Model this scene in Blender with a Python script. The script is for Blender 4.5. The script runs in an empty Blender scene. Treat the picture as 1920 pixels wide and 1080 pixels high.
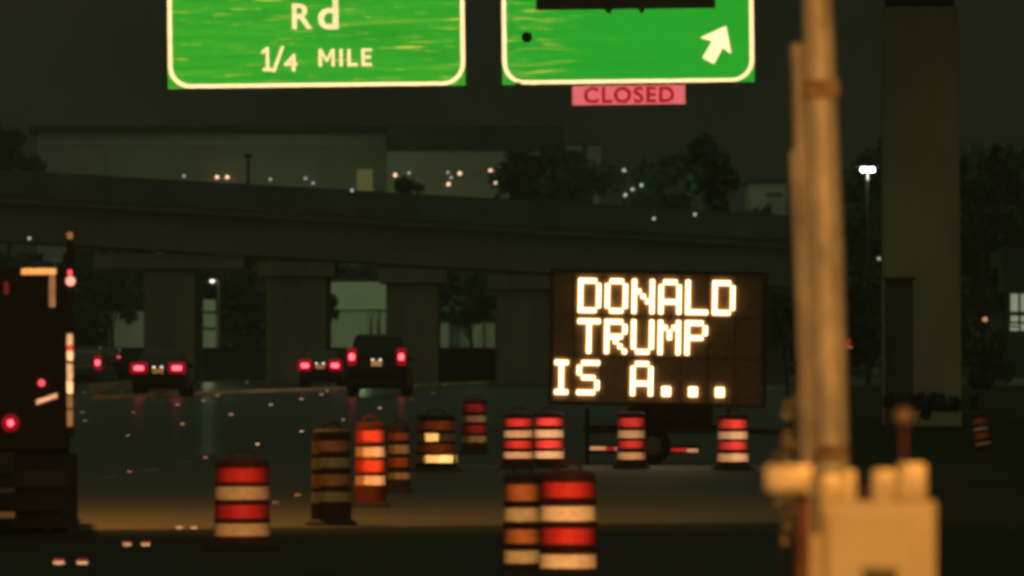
import bpy, bmesh, math, random
from mathutils import Vector, Matrix, noise
R = math.radians
scene = bpy.context.scene
COL = scene.collection

# ------------------------------------------------------------------ camera, sky, exposure
F = 16000.0            # focal length in pixels of the 1920 px wide photograph (300 mm lens)
EYE = 2.2
HOR = 640.0            # row of the horizon
cam_d = bpy.data.cameras.new("camera")
cam_d.sensor_width = 36.0
cam_d.lens = 300.0
cam_d.clip_start = 0.5
cam_d.clip_end = 6000
cam_d.dof.use_dof = True
cam_d.dof.focus_distance = 170.0
cam_d.dof.aperture_fstop = 4.2
cam = bpy.data.objects.new("camera", cam_d)
COL.objects.link(cam)
cam.location = (0, 0, EYE)
cam.rotation_euler = (R(90) + math.atan((HOR - 540) / F), 0, 0)
scene.camera = cam

vs = scene.view_settings
vs.view_transform = 'Standard'; vs.look = 'None'; vs.exposure = 0.0; vs.gamma = 1.0
scene.render.engine = 'CYCLES'
scene.cycles.pixel_filter_type = 'BLACKMAN_HARRIS'
scene.cycles.filter_width = 3.8
scene.cycles.max_bounces = 5
scene.cycles.use_denoising = True
scene.cycles.sample_clamp_indirect = 6.0

W = bpy.data.worlds.new("World"); scene.world = W
W.use_nodes = True
wn, wl = W.node_tree.nodes, W.node_tree.links
bg = wn['Background']
tc = wn.new('ShaderNodeTexCoord'); sx = wn.new('ShaderNodeSeparateXYZ')
rp = wn.new('ShaderNodeValToRGB')
wl.new(tc.outputs['Generated'], sx.inputs[0]); wl.new(sx.outputs['Z'], rp.inputs[0])
# city-lit night sky: dim low down, unseen overhead part raised to fill dark surfaces
rp.color_ramp.elements[0].position = 0.0;  rp.color_ramp.elements[0].color = (.0094, .0108, .0056, 1)
rp.color_ramp.elements[1].position = 0.75; rp.color_ramp.elements[1].color = (.080, .096, .058, 1)
e = rp.color_ramp.elements.new(0.07); e.color = (.0086, .0102, .0057, 1)
e = rp.color_ramp.elements.new(0.25); e.color = (.030, .036, .022, 1)
nz = wn.new('ShaderNodeTexNoise'); nz.inputs['Scale'].default_value = 26; nz.inputs['Detail'].default_value = 3
wl.new(tc.outputs['Generated'], nz.inputs['Vector'])
mr = wn.new('ShaderNodeMapRange'); mr.inputs[1].default_value = .3; mr.inputs[2].default_value = .7
mr.inputs[3].default_value = .75; mr.inputs[4].default_value = 1.2
wl.new(nz.outputs['Fac'], mr.inputs[0])
mm = wn.new('ShaderNodeMix'); mm.data_type = 'RGBA'; mm.blend_type = 'MULTIPLY'; mm.inputs[0].default_value = 1
wl.new(rp.outputs[0], mm.inputs[6]); wl.new(mr.outputs[0], mm.inputs[7])
wl.new(mm.outputs[2], bg.inputs['Color'])
bg.inputs['Strength'].default_value = 1.0

def lamp(kind, name, loc, energy, color, target=None, size=90, blend=.4, radius=.15, parent=None):
    L = bpy.data.lights.new(name, kind)
    L.energy = energy; L.color = color; L.shadow_soft_size = radius
    if kind == 'SPOT':
        L.spot_size = R(size); L.spot_blend = blend
    o = bpy.data.objects.new(name, L); COL.objects.link(o)
    o.location = loc
    if target is not None:
        o.rotation_euler = (Vector(target) - Vector(loc)).to_track_quat('-Z', 'Y').to_euler()
    if parent: o.parent = parent
    return o

HEAD = (1.0, .74, .42)
SODIUM = (1.0, .40, .060)
MERC = (.72, 1.0, .50)
# the headlights of the traffic that waits behind the photographer
for hx in (-3.0, -1.6):
    lamp('SPOT', 'headlight_beam', (hx, -5, 1.15), 3600, HEAD, (-.3, 140, 5.4), 10.5, .45, .09)

# ------------------------------------------------------------------ helpers
def P(px, py, d):
    return Vector(((px - 960) / F * d, d, EYE + (HOR - py) / F * d))

def gz(y):                       # the road climbs half a metre towards the bridge
    t = min(1, max(0, (y - 172) / 90)); return .5 * t * t * (3 - 2 * t)

def G(px, py):                   # the point of the ground seen at this pixel
    d = 60.0
    for _ in range(60):
        d = (EYE - gz(d)) * F / max(12, py - HOR)
        d = min(d, 1400)
    return Vector(((px - 960) / F * d, d, gz(d)))

def GD(px, d):
    return Vector(((px - 960) / F * d, d, gz(d)))

class MB:
    def __init__(s): s.bm = bmesh.new()
    def box(s, c, size, rot=None, bevel=0):
        m = bmesh.ops.create_cube(s.bm, size=1)['verts']
        bmesh.ops.scale(s.bm, vec=size, verts=m)
        if bevel:
            ed = list({e for v in m for e in v.link_edges})
            r = bmesh.ops.bevel(s.bm, geom=ed, offset=bevel, segments=2, affect='EDGES', profile=.6)
            m = list({v for f in r['faces'] for v in f.verts} | {v for v in m if v.is_valid})
            seen = set(m); st = list(m)
            while st:
                v = st.pop()
                for e in v.link_edges:
                    w = e.other_vert(v)
                    if w not in seen: seen.add(w); st.append(w)
            m = list(seen)
        if rot is not None:
            bmesh.ops.rotate(s.bm, cent=(0, 0, 0), matrix=rot, verts=m)
        bmesh.ops.translate(s.bm, vec=c, verts=m)
        return s
    def tube(s, a, b, r0, r1=None, n=14, cap=True):
        a, b = Vector(a), Vector(b); r1 = r0 if r1 is None else r1
        q = (b - a).to_track_quat('Z', 'Y').to_matrix()
        ra, rb = [], []
        for i in range(n):
            t = 2 * math.pi * i / n
            u = q @ Vector((math.cos(t), math.sin(t), 0))
            ra.append(s.bm.verts.new(a + u * r0)); rb.append(s.bm.verts.new(b + u * r1))
        for i in range(n):
            j = (i + 1) % n
            s.bm.faces.new((ra[i], ra[j], rb[j], rb[i]))
        if cap:
            s.bm.faces.new(ra[::-1]); s.bm.faces.new(rb)
        return s
    def lathe(s, prof, n=28, mat=None, cap=True):
        rings = []
        for r, z in prof:
            rings.append([s.bm.verts.new((mat @ Vector((r * math.cos(2 * math.pi * i / n), r * math.sin(2 * math.pi * i / n), z))) if mat else
                                         (r * math.cos(2 * math.pi * i / n), r * math.sin(2 * math.pi * i / n), z)) for i in range(n)])
        for a, b in zip(rings, rings[1:]):
            for i in range(n):
                j = (i + 1) % n
                s.bm.faces.new((a[i], a[j], b[j], b[i]))
        if cap:
            s.bm.faces.new(rings[0][::-1]); s.bm.faces.new(rings[-1])
        return s
    def loft(s, rings, cap=True):
        vr = [[s.bm.verts.new(p) for p in r] for r in rings]
        for a, b in zip(vr, vr[1:]):
            n = len(a)
            for i in range(n):
                j = (i + 1) % n
                s.bm.faces.new((a[i], a[j], b[j], b[i]))
        if cap:
            s.bm.faces.new(vr[0][::-1]); s.bm.faces.new(vr[-1])
        return s
    def poly(s, pts, y0, y1):     # outline in the xz plane, given thickness along y
        a = [s.bm.verts.new((x, y0, z)) for x, z in pts]
        b = [s.bm.verts.new((x, y1, z)) for x, z in pts]
        s.bm.faces.new(a); s.bm.faces.new(b[::-1])
        n = len(a)
        for i in range(n):
            j = (i + 1) % n
            s.bm.faces.new((a[j], a[i], b[i], b[j]))
        return s
    def build(s, name, mat, parent=None, smooth=False):
        bmesh.ops.recalc_face_normals(s.bm, faces=s.bm.faces)
        me = bpy.data.meshes.new(name); s.bm.to_mesh(me); s.bm.free()
        if smooth:
            for p in me.polygons: p.use_smooth = True
            try: me.set_sharp_from_angle(angle=R(40))
            except Exception: pass
        o = bpy.data.objects.new(name, me); COL.objects.link(o)
        if mat: me.materials.append(mat)
        if parent: o.parent = parent
        return o

def tag(o, label=None, cat=None, group=None, kind=None):
    if label: o['label'] = label
    if cat: o['category'] = cat
    if group: o['group'] = group
    if kind: o['kind'] = kind
    return o

def thing(name, loc, label, cat, group=None, rz=0):
    o = bpy.data.objects.new(name, None); COL.objects.link(o)
    o.empty_display_size = .2
    o.location = loc; o.rotation_euler = (0, 0, rz)
    return tag(o, label, cat, group)

def copy_tree(o, parent=None):
    c = o.copy(); COL.objects.link(c); c.parent = parent
    for ch in list(o.children): copy_tree(ch, c)
    return c

# ------------------------------------------------------------------ materials
def base(name):
    m = bpy.data.materials.new(name); m.use_nodes = True
    nt = m.node_tree; return m, nt.nodes, nt.links, nt.nodes['Principled BSDF']

def surf(name, col, rough=.6, metal=0, var=.35, scale=3.0, stretch=(1, 1, 1), bump=0.0, dark=None, spec=.5, detail=5):
    m, n, l, b = base(name)
    tc = n.new('ShaderNodeTexCoord'); mp = n.new('ShaderNodeMapping')
    mp.inputs['Scale'].default_value = stretch
    l.new(tc.outputs['Object'], mp.inputs['Vector'])
    nz = n.new('ShaderNodeTexNoise'); nz.inputs['Scale'].default_value = scale; nz.inputs['Detail'].default_value = detail
    nz.inputs['Roughness'].default_value = .62
    l.new(mp.outputs[0], nz.inputs['Vector'])
    r = n.new('ShaderNodeValToRGB')
    d = dark or tuple(c * (1 - var) for c in col)
    r.color_ramp.elements[0].position = .34; r.color_ramp.elements[0].color = (*d, 1)
    r.color_ramp.elements[1].position = .66; r.color_ramp.elements[1].color = (*[min(1, c * (1 + var * .5)) for c in col], 1)
    l.new(nz.outputs['Fac'], r.inputs[0]); l.new(r.outputs[0], b.inputs['Base Color'])
    b.inputs['Roughness'].default_value = rough; b.inputs['Metallic'].default_value = metal
    b.inputs['Specular IOR Level'].default_value = spec
    if bump:
        bp = n.new('ShaderNodeBump'); bp.inputs['Strength'].default_value = bump; bp.inputs['Distance'].default_value = .02
        l.new(nz.outputs['Fac'], bp.inputs['Height']); l.new(bp.outputs[0], b.inputs['Normal'])
    return m

def glow(name, col, strength):
    m, n, l, b = base(name)
    b.inputs['Base Color'].default_value = (*[min(.8, c) * .4 for c in col], 1)
    b.inputs['Emission Color'].default_value = (*col, 1)
    b.inputs['Emission Strength'].default_value = strength
    return m

def retro(name, col, amount=1.0, var=.3, scale=9, stretch=(1, 1, 1), worn=None, worn_at=(.56, .72), power=1.0, rough=.18, glint=None):
    """Reflective sheeting: it throws light back the way it came (a glossy lobe about the line to the lamp and viewer)."""
    m, n, l, b = base(name)
    out = n['Material Output']
    tc = n.new('ShaderNodeTexCoord'); mp = n.new('ShaderNodeMapping'); mp.inputs['Scale'].default_value = stretch
    l.new(tc.outputs['Object'], mp.inputs['Vector'])
    nz = n.new('ShaderNodeTexNoise'); nz.inputs['Scale'].default_value = scale; nz.inputs['Detail'].default_value = 5
    nz.inputs['Roughness'].default_value = .65
    l.new(mp.outputs[0], nz.inputs['Vector'])
    r = n.new('ShaderNodeValToRGB')
    r.color_ramp.elements[0].position = .30; r.color_ramp.elements[0].color = (*[c * (1 - var) for c in col], 1)
    r.color_ramp.elements[1].position = .55; r.color_ramp.elements[1].color = (*col, 1)
    if worn:
        a = r.color_ramp.elements.new(worn_at[0]); a.color = (*col, 1)
        a = r.color_ramp.elements.new(worn_at[1]); a.color = (*worn, 1)
    l.new(nz.outputs['Fac'], r.inputs[0])
    colour = r.outputs[0]
    if glint:  # painted pale streaks standing in for light off the panel seams
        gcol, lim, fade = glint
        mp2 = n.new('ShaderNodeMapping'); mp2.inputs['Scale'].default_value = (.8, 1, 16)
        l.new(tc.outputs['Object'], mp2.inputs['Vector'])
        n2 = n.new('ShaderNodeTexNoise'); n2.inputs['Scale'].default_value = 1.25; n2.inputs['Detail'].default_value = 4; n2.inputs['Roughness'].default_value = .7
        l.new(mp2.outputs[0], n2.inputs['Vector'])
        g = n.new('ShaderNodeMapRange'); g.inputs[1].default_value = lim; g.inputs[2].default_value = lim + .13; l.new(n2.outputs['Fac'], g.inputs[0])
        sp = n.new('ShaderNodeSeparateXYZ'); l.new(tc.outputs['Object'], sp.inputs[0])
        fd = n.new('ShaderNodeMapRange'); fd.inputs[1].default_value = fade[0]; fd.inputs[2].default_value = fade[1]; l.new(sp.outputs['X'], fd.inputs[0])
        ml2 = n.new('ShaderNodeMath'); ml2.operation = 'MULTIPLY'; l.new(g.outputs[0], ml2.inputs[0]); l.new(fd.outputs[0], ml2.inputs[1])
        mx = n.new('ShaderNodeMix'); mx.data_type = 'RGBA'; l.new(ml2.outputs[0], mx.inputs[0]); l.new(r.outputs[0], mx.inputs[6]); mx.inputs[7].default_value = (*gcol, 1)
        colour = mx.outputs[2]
    geo = n.new('ShaderNodeNewGeometry')
    dt = n.new('ShaderNodeVectorMath'); dt.operation = 'DOT_PRODUCT'
    l.new(geo.outputs['Normal'], dt.inputs[0]); l.new(geo.outputs['Incoming'], dt.inputs[1])
    ab = n.new('ShaderNodeMath'); ab.operation = 'ABSOLUTE'; l.new(dt.outputs['Value'], ab.inputs[0])
    pw = n.new('ShaderNodeMath'); pw.operation = 'POWER'; l.new(ab.outputs[0], pw.inputs[0]); pw.inputs[1].default_value = power
    ml = n.new('ShaderNodeMath'); ml.operation = 'MULTIPLY'; l.new(pw.outputs[0], ml.inputs[0]); ml.inputs[1].default_value = amount
    cm = n.new('ShaderNodeVectorMath'); cm.operation = 'SCALE'
    l.new(colour, cm.inputs[0]); l.new(ml.outputs[0], cm.inputs['Scale'])
    gl = n.new('ShaderNodeBsdfGlossy'); gl.inputs['Roughness'].default_value = rough
    l.new(cm.outputs[0], gl.inputs['Color']); l.new(geo.outputs['Incoming'], gl.inputs['Normal'])
    l.new(r.outputs[0], b.inputs['Base Color']); b.inputs['Roughness'].default_value = .5
    dk = n.new('ShaderNodeVectorMath'); dk.operation = 'SCALE'; dk.inputs['Scale'].default_value = .5
    l.new(r.outputs[0], dk.inputs[0]); l.new(dk.outputs[0], b.inputs['Base Color'])
    ad = n.new('ShaderNodeAddShader')
    l.new(b.outputs[0], ad.inputs[0]); l.new(gl.outputs[0], ad.inputs[1]); l.new(ad.outputs[0], out.inputs['Surface'])
    return m

M = {}
M['asphalt'] = surf('asphalt', (.013, .017, .015), .27, var=.45, scale=1.4, stretch=(1, .16, 1), bump=.03, spec=.25)
M['asphalt_worn'] = surf('asphalt_worn', (.026, .028, .021), .8, var=.4, scale=1.4, stretch=(1, .25, 1), bump=.1, spec=.15)
def weak_sheen(m, rough, fac):
    """Worn road: mostly matt, with a thin film of gloss, since grit hides most of the mirror-like glare at low angles."""
    n, l = m.node_tree.nodes, m.node_tree.links
    b = n['Principled BSDF']; out = n['Material Output']
    src = b.inputs['Base Color'].links[0].from_socket
    d = n.new('ShaderNodeBsdfDiffuse'); g = n.new('ShaderNodeBsdfGlossy'); x = n.new('ShaderNodeMixShader')
    l.new(src, d.inputs['Color']); g.inputs['Roughness'].default_value = rough; g.inputs['Color'].default_value = (.9, .95, .9, 1)
    x.inputs[0].default_value = fac
    l.new(d.outputs[0], x.inputs[1]); l.new(g.outputs[0], x.inputs[2]); l.new(x.outputs[0], out.inputs['Surface'])
weak_sheen(M['asphalt'], .24, .36)
M['concrete_road'] = surf('concrete_road', (.066, .056, .045), .68, var=.34, scale=.8, stretch=(.5, 2.2, 1), bump=.03, spec=.12)
weak_sheen(M['concrete_road'], .5, .14)
M['verge'] = surf('verge', (.026, .032, .016), .9, var=.5, scale=.9, bump=.5, spec=.1)
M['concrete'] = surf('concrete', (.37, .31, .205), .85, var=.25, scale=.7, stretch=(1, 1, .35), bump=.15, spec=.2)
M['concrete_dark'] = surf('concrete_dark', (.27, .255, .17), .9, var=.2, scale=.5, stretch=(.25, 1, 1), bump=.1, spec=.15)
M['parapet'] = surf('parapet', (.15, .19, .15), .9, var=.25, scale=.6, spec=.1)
M['pier_pale'] = surf('pier_pale', (.80, .62, .36), .85, var=.18, scale=.7, stretch=(1, 1, .35), bump=.1, spec=.2)
M['wall_paint'] = surf('wall_paint', (.50, .50, .40), .8, var=.16, scale=.25, stretch=(1, 1, .5))
M['wall_pale'] = surf('wall_pale', (.58, .58, .48), .8, var=.14, scale=.4)
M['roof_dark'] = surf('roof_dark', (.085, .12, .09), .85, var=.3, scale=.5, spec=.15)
M['steel_dark'] = surf('steel_dark', (.05, .05, .042), .5, .4, var=.3, scale=4)
M['galv'] = surf('galv', (.58, .53, .44), .5, .1, var=.55, scale=3.2, stretch=(1, 1, .5), bump=.15)
M['pvc'] = surf('pvc', (.40, .36, .32), .55, var=.4, scale=4, stretch=(1, 1, .6), bump=.1)
M['cabinet'] = surf('cabinet', (.35, .32, .28), .5, .0, var=.14, scale=2.4, stretch=(1, 1, .7), bump=.05)
M['fitting'] = surf('fitting', (.52, .46, .36), .4, .2, var=.35, scale=14, bump=.2)
M['rust_post'] = surf('rust_post', (.10, .035, .03), .8, var=.4, scale=8)
M['rubber'] = surf('rubber', (.040, .038, .034), .85, var=.4, scale=8)
M['tyre'] = surf('tyre', (.026, .026, .024), .9, var=.3, scale=10)
M['rim'] = surf('rim', (.16, .16, .16), .4, .7, var=.2, scale=8)
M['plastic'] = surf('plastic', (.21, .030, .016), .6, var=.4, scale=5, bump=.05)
M['plastic_dark'] = surf('plastic_dark', (.055, .018, .012), .7, var=.5, scale=5)  # darker copy for drums outside the beam: shade put into the colour
M['car_dark'] = surf('car_dark', (.018, .018, .020), .28, .2, var=.15, scale=2)
M['car_grey'] = surf('car_grey', (.030, .026, .026), .3, .3, var=.15, scale=2)
M['car_silver'] = surf('car_silver', (.16, .17, .15), .3, .4, var=.15, scale=2)
M['glass'] = surf('glass', (.010, .012, .011), .08, 0, var=.1, scale=2, spec=.6)
M['truck_body'] = surf('truck_body', (.022, .018, .013), .7, .0, var=.35, scale=1.5)
M['board_face'] = surf('board_face', (.42, .22, .11), .55, var=.2, scale=6, spec=.3)
M['board_frame'] = surf('board_frame', (.075, .050, .026), .6, .1, var=.3, scale=4)
M['trailer'] = surf('trailer', (.075, .045, .018), .55, .1, var=.4, scale=4)
M['bark'] = surf('bark', (.045, .035, .024), .9, var=.4, scale=8)
M['leaf'] = surf('leaf', (.075, .120, .080), .7, var=.5, scale=.8, spec=.15)
M['leaf_weed'] = surf('leaf_weed', (.42, .34, .20), .35, var=.6, scale=20)
M['cover'] = surf('cover', (.15, .115, .075), .8, var=.3, scale=2)
M['sensor'] = surf('sensor', (.11, .09, .065), .7, var=.3, scale=20)
M['sleeve'] = surf('sleeve', (.38, .26, .16), .8, var=.6, scale=9)
M['black'] = surf('black', (.055, .058, .045), .8, var=.2, scale=4)
M['window_dark'] = surf('window_dark', (.03, .035, .028), .25, var=.3, scale=1)
M['paint_line'] = surf('paint_line', (.42, .38, .28), .7, var=.5, scale=5)

WHITE = (1.0, .97, .86)
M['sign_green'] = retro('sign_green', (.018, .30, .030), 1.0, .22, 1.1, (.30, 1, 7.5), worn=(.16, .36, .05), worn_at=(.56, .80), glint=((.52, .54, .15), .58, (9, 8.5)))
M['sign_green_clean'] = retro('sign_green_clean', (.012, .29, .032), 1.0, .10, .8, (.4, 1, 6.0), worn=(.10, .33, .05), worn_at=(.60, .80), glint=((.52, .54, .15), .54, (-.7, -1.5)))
M['sign_white'] = retro('sign_white', (1.0, .84, .80), 1.0, .10, 4)
M['sign_letter'] = retro('sign_letter', (.95, .90, .80), .80, .22, 3.4, (.7, 1, 3))
M['plate_pink'] = retro('plate_pink', (.62, .155, .28), .72, .06, 4)
M['plate_ink'] = retro('plate_ink', (.36, .004, .030), .6, .2, 6)
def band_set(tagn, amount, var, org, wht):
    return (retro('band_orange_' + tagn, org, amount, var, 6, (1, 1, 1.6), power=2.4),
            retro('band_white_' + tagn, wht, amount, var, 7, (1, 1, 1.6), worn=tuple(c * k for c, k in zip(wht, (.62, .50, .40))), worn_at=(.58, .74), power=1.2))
BS = {k: band_set(k, *a) for k, a in dict(  # how much headlight each drum gets is put into its band colours
    well_lit=(.56, .2, (1.0, .080, .10), (.92, .62, .50)), soft=(.40, .3, (1.0, .060, .07), (.9, .62, .46)),
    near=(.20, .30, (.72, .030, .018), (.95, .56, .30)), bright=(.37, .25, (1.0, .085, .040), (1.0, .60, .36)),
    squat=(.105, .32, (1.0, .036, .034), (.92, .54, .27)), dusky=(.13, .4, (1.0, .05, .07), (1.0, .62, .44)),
    dim=(.105, .4, (.75, .20, .055), (.95, .60, .27)), underlit=(.060, .4, (.8, .16, .07), (.9, .66, .36)), shaded=(.014, .45, (.9, .38, .16), (.7, .55, .26))).items()}
M['gap_light'] = retro('gap_light', (1.0, .82, .50), .85, .1, 8)  # bright colour standing in for headlight through a gap
M['kerb'] = retro('kerb', (1.0, .74, .52), .30, .55, .35, (1, 1, 1), power=.5)
M['tape_white'] = retro('tape_white', (1.0, .72, .60), .55, .3, 9)
M['tape_pale'] = retro('tape_pale', (1.0, .70, .62), .30, .5, 9)
M['tape_red'] = retro('tape_red', (.95, .045, .10), .42, .25, 9)
M['tape_amber'] = retro('tape_amber', (1.0, .62, .30), .34, .4, 6)
M['tape_dim'] = retro('tape_dim', (.9, .55, .42), .10, .4, 6)
M['plate'] = retro('plate', (1.0, .82, .50), 1.6, .3, 30)
M['plate_dim'] = retro('plate_dim', (1.0, .66, .34), .6, .3, 30)
M['marker_lens'] = retro('marker_lens', (.88, .84, .95), 1.2, .3, 60)
M['marker_dull'] = retro('marker_dull', (.85, .85, .72), .42, .3, 60)
M['marker_red_dull'] = retro('marker_red_dull', (.9, .08, .08), .035, .3, 20)
M['pair_lens'] = retro('pair_lens', (1.0, .74, .70), .42, .3, 40)
M['marker_red'] = retro('marker_red', (1.0, .10, .08), .5, .2, 60)
M['tail'] = glow('tail', (1.0, .062, .080), 6.5)
M['tail_halo'] = glow('tail_halo', (.42, .002, .018), .62)  # dim red glow standing in for the halo round a tail light
M['tail_low'] = glow('tail_low', (1.0, .08, .10), 1.6)
M['led'] = glow('led', (1.0, .76, .38), 4.0)
M['bulb_warm'] = glow('bulb_warm', (1.0, .58, .36), 2.0)
M['bulb_white'] = glow('bulb_white', (1.0, .95, .82), 2.2)
M['bulb_dim'] = glow('bulb_dim', (.9, .92, .8), .6)
M['bulb_flood'] = glow('bulb_flood', (.90, .95, 1.0), 34.0)
M['door_lit'] = glow('door_lit', (.62, .56, .20), .12)
M['window_lit'] = glow('window_lit', (.72, .80, .52), .34)
M['marker_lamp'] = glow('marker_lamp', (1.0, .36, .26), 1.6)
M['sodium_lens'] = glow('sodium_lens', SODIUM, 14)

# ------------------------------------------------------------------ ground
def ground():
    ys = [-80, 0, 40] + list(range(60, 170, 10)) + list(range(172, 266, 4)) + [280, 320, 400, 600, 1000, 2000, 4500]
    xs = [-2500, -400, -80, -40, -20, -10, 0, 10, 20, 40, 80, 400, 2500]
    bm = bmesh.new()
    g = [[bm.verts.new((x, y, gz(y))) for x in xs] for y in ys]
    for a, b in zip(g, g[1:]):
        for i in range(len(xs) - 1):
            bm.faces.new((a[i], a[i + 1], b[i + 1], b[i]))
    m = MB(); m.bm.free(); m.bm = bm
    return m.build('road', M['asphalt'])
tag(ground(), 'dark asphalt roadway running under the bridge', 'road', kind='structure')

def sheet(name, pts, mat, lift=.004):
    m = MB(); bm = m.bm
    rows = 24
    a, b, c, d = [Vector(p) for p in pts]         # near left, near right, far right, far left
    g = []
    for i in range(rows + 1):
        t = i / rows; l = a.lerp(d, t); r = b.lerp(c, t); row = []
        for k in range(9):
            p = l.lerp(r, k / 8); row.append(bm.verts.new((p.x, p.y, gz(p.y) + lift)))
        g.append(row)
    for p, q in zip(g, g[1:]):
        for k in range(8): bm.faces.new((p[k], p[k + 1], q[k + 1], q[k]))
    return m.build(name, mat)

tag(sheet('concrete_pavement', (G(-150, 998), G(1640, 978), G(1640, 852), G(-150, 852)), M['concrete_road']),
    'pale concrete pavement slab lit by a street lamp', 'pavement', kind='structure')
tag(sheet('worn_asphalt', ((-14, 20, 0), (.8, 20, 0), tuple(G(1640, 960)), tuple(G(-560, 960))), M['asphalt_worn'], .003),
    'dull worn asphalt in the foreground', 'road', kind='structure')
tag(sheet('grass_verge', ((.222, 6, 0), (60, 6, 0), (90, 330, 0), (12.2, 330, 0)), M['verge'], .008),
    'dark grass verge on the right', 'verge', kind='structure')
for i, (xa, ya, xb, yb) in enumerate([(192, 897, 222, 893), (268, 883, 297, 881), (335, 869, 357, 866)]):
    a, b = G(xa, ya), G(xb, yb)
    d = (b - a); d.z = 0; nrm = Vector((-d.y, d.x, 0)).normalized() * .06
    if i == 0: line_pts = []
    line_pts.append((a, b, nrm))
m = MB()
for a, b, nrm in line_pts:
    w = Vector((0, .9, 0))
    vs4 = [m.bm.verts.new(Vector((p.x, p.y, .009))) for p in (a - w, b - w, b + w, a + w)]
    m.bm.faces.new(vs4)
tag(m.build('lane_marking', M['paint_line']), 'pale broken lane marking on the concrete', 'road marking', kind='structure')

# ------------------------------------------------------------------ kerb and barriers far back
def ribbon(name, pts, h, w, mat, parent=None):
    m = MB()
    rings = []
    for p in pts:
        p = Vector(p); z = gz(p.y)
        rings.append([(p.x, p.y, z - .05), (p.x, p.y + w, z - .05), (p.x, p.y + w, z + h), (p.x, p.y + .04, z + h), (p.x, p.y, z + h - .04)])
    m.loft(rings)
    return m.build(name, mat, parent)
kp = [G(172, 750), G(250, 746), G(400, 739), G(560, 734), G(760, 726), G(950, 718)]
tag(ribbon('kerb', kp, .115, .35, M['kerb']), 'low pale kerb along the far edge of the road', 'kerb', kind='structure')
kp = [G(165, 736), G(260, 728), G(330, 724)]
tag(ribbon('traffic_island', kp, .30, 1.2, M['kerb']), 'short raised concrete island behind the sedan', 'traffic island', kind='structure')
t = thing('concrete_barrier', (0, 0, 0), 'long low concrete barrier crossing behind the dark suv and the message board', 'barrier')
m = MB(); rings = []
for px in (740, 800, 900, 1000, 1100, 1300, 1480):
    d = 352; p = GD(px, d)
    rings.append([(p.x, d - .30, p.z), (p.x, d - .26, p.z + .08), (p.x, d - .12, p.z + .32), (p.x, d - .08, p.z + 1.36),
                  (p.x, d + .08, p.z + 1.36), (p.x, d + .12, p.z + .32), (p.x, d + .30, p.z)])
m.loft(rings); m.build('barrier_wall', M['concrete'], t)
m = MB(); a, b = GD(740, 352), GD(1480, 352)
m.box(((a.x + b.x) / 2, 352, a.z + 1.40), (b.x - a.x, .30, .08)); m.build('coping', M['concrete_dark'], t)

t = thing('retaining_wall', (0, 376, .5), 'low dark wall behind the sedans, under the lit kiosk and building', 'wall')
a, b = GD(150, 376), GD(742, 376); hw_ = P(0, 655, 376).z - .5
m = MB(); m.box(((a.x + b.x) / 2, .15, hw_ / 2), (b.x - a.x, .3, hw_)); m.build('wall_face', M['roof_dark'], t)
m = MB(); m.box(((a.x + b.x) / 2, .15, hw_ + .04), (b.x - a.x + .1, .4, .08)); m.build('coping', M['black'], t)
# ------------------------------------------------------------------ overpass
DO = 345.0
t = thing('overpass', (0, DO, .5), 'long dark concrete overpass on square piers crossing behind the traffic', 'bridge')
def L(px, py, d=DO): p = P(px, py, d); return (p.x, p.z - .5)
tl, tr = L(-260, 302), L(1560, 408)
def off(pt, dz): return (pt[0], pt[1] + dz)
sx_ = 16000 / DO
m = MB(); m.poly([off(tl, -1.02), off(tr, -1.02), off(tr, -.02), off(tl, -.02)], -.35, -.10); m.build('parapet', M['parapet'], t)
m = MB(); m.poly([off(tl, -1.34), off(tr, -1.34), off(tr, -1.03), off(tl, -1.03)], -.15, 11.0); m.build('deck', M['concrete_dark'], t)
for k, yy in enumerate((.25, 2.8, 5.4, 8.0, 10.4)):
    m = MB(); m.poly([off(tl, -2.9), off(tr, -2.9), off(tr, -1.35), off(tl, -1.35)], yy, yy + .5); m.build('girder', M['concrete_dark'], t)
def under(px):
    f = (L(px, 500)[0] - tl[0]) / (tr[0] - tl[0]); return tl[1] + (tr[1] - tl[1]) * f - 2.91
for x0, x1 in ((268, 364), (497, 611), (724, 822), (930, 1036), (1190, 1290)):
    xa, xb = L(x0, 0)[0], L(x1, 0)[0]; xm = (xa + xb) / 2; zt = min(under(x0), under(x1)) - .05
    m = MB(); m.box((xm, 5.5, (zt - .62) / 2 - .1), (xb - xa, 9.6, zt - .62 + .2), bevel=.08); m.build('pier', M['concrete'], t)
    wv = (xb - xa) / 2 + (2.0 if x0 < 300 else .35)
    m = MB(); m.box((xm, 5.5, zt - .30), (2 * wv, 10.2, .60), bevel=.05); m.build('pier_cap', M['concrete'], t)
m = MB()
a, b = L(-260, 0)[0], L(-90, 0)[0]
m.box(((a + b) / 2, 5, 3), (b - a, 10, 6)); m.build('abutment', M['concrete_dark'], t)

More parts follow.
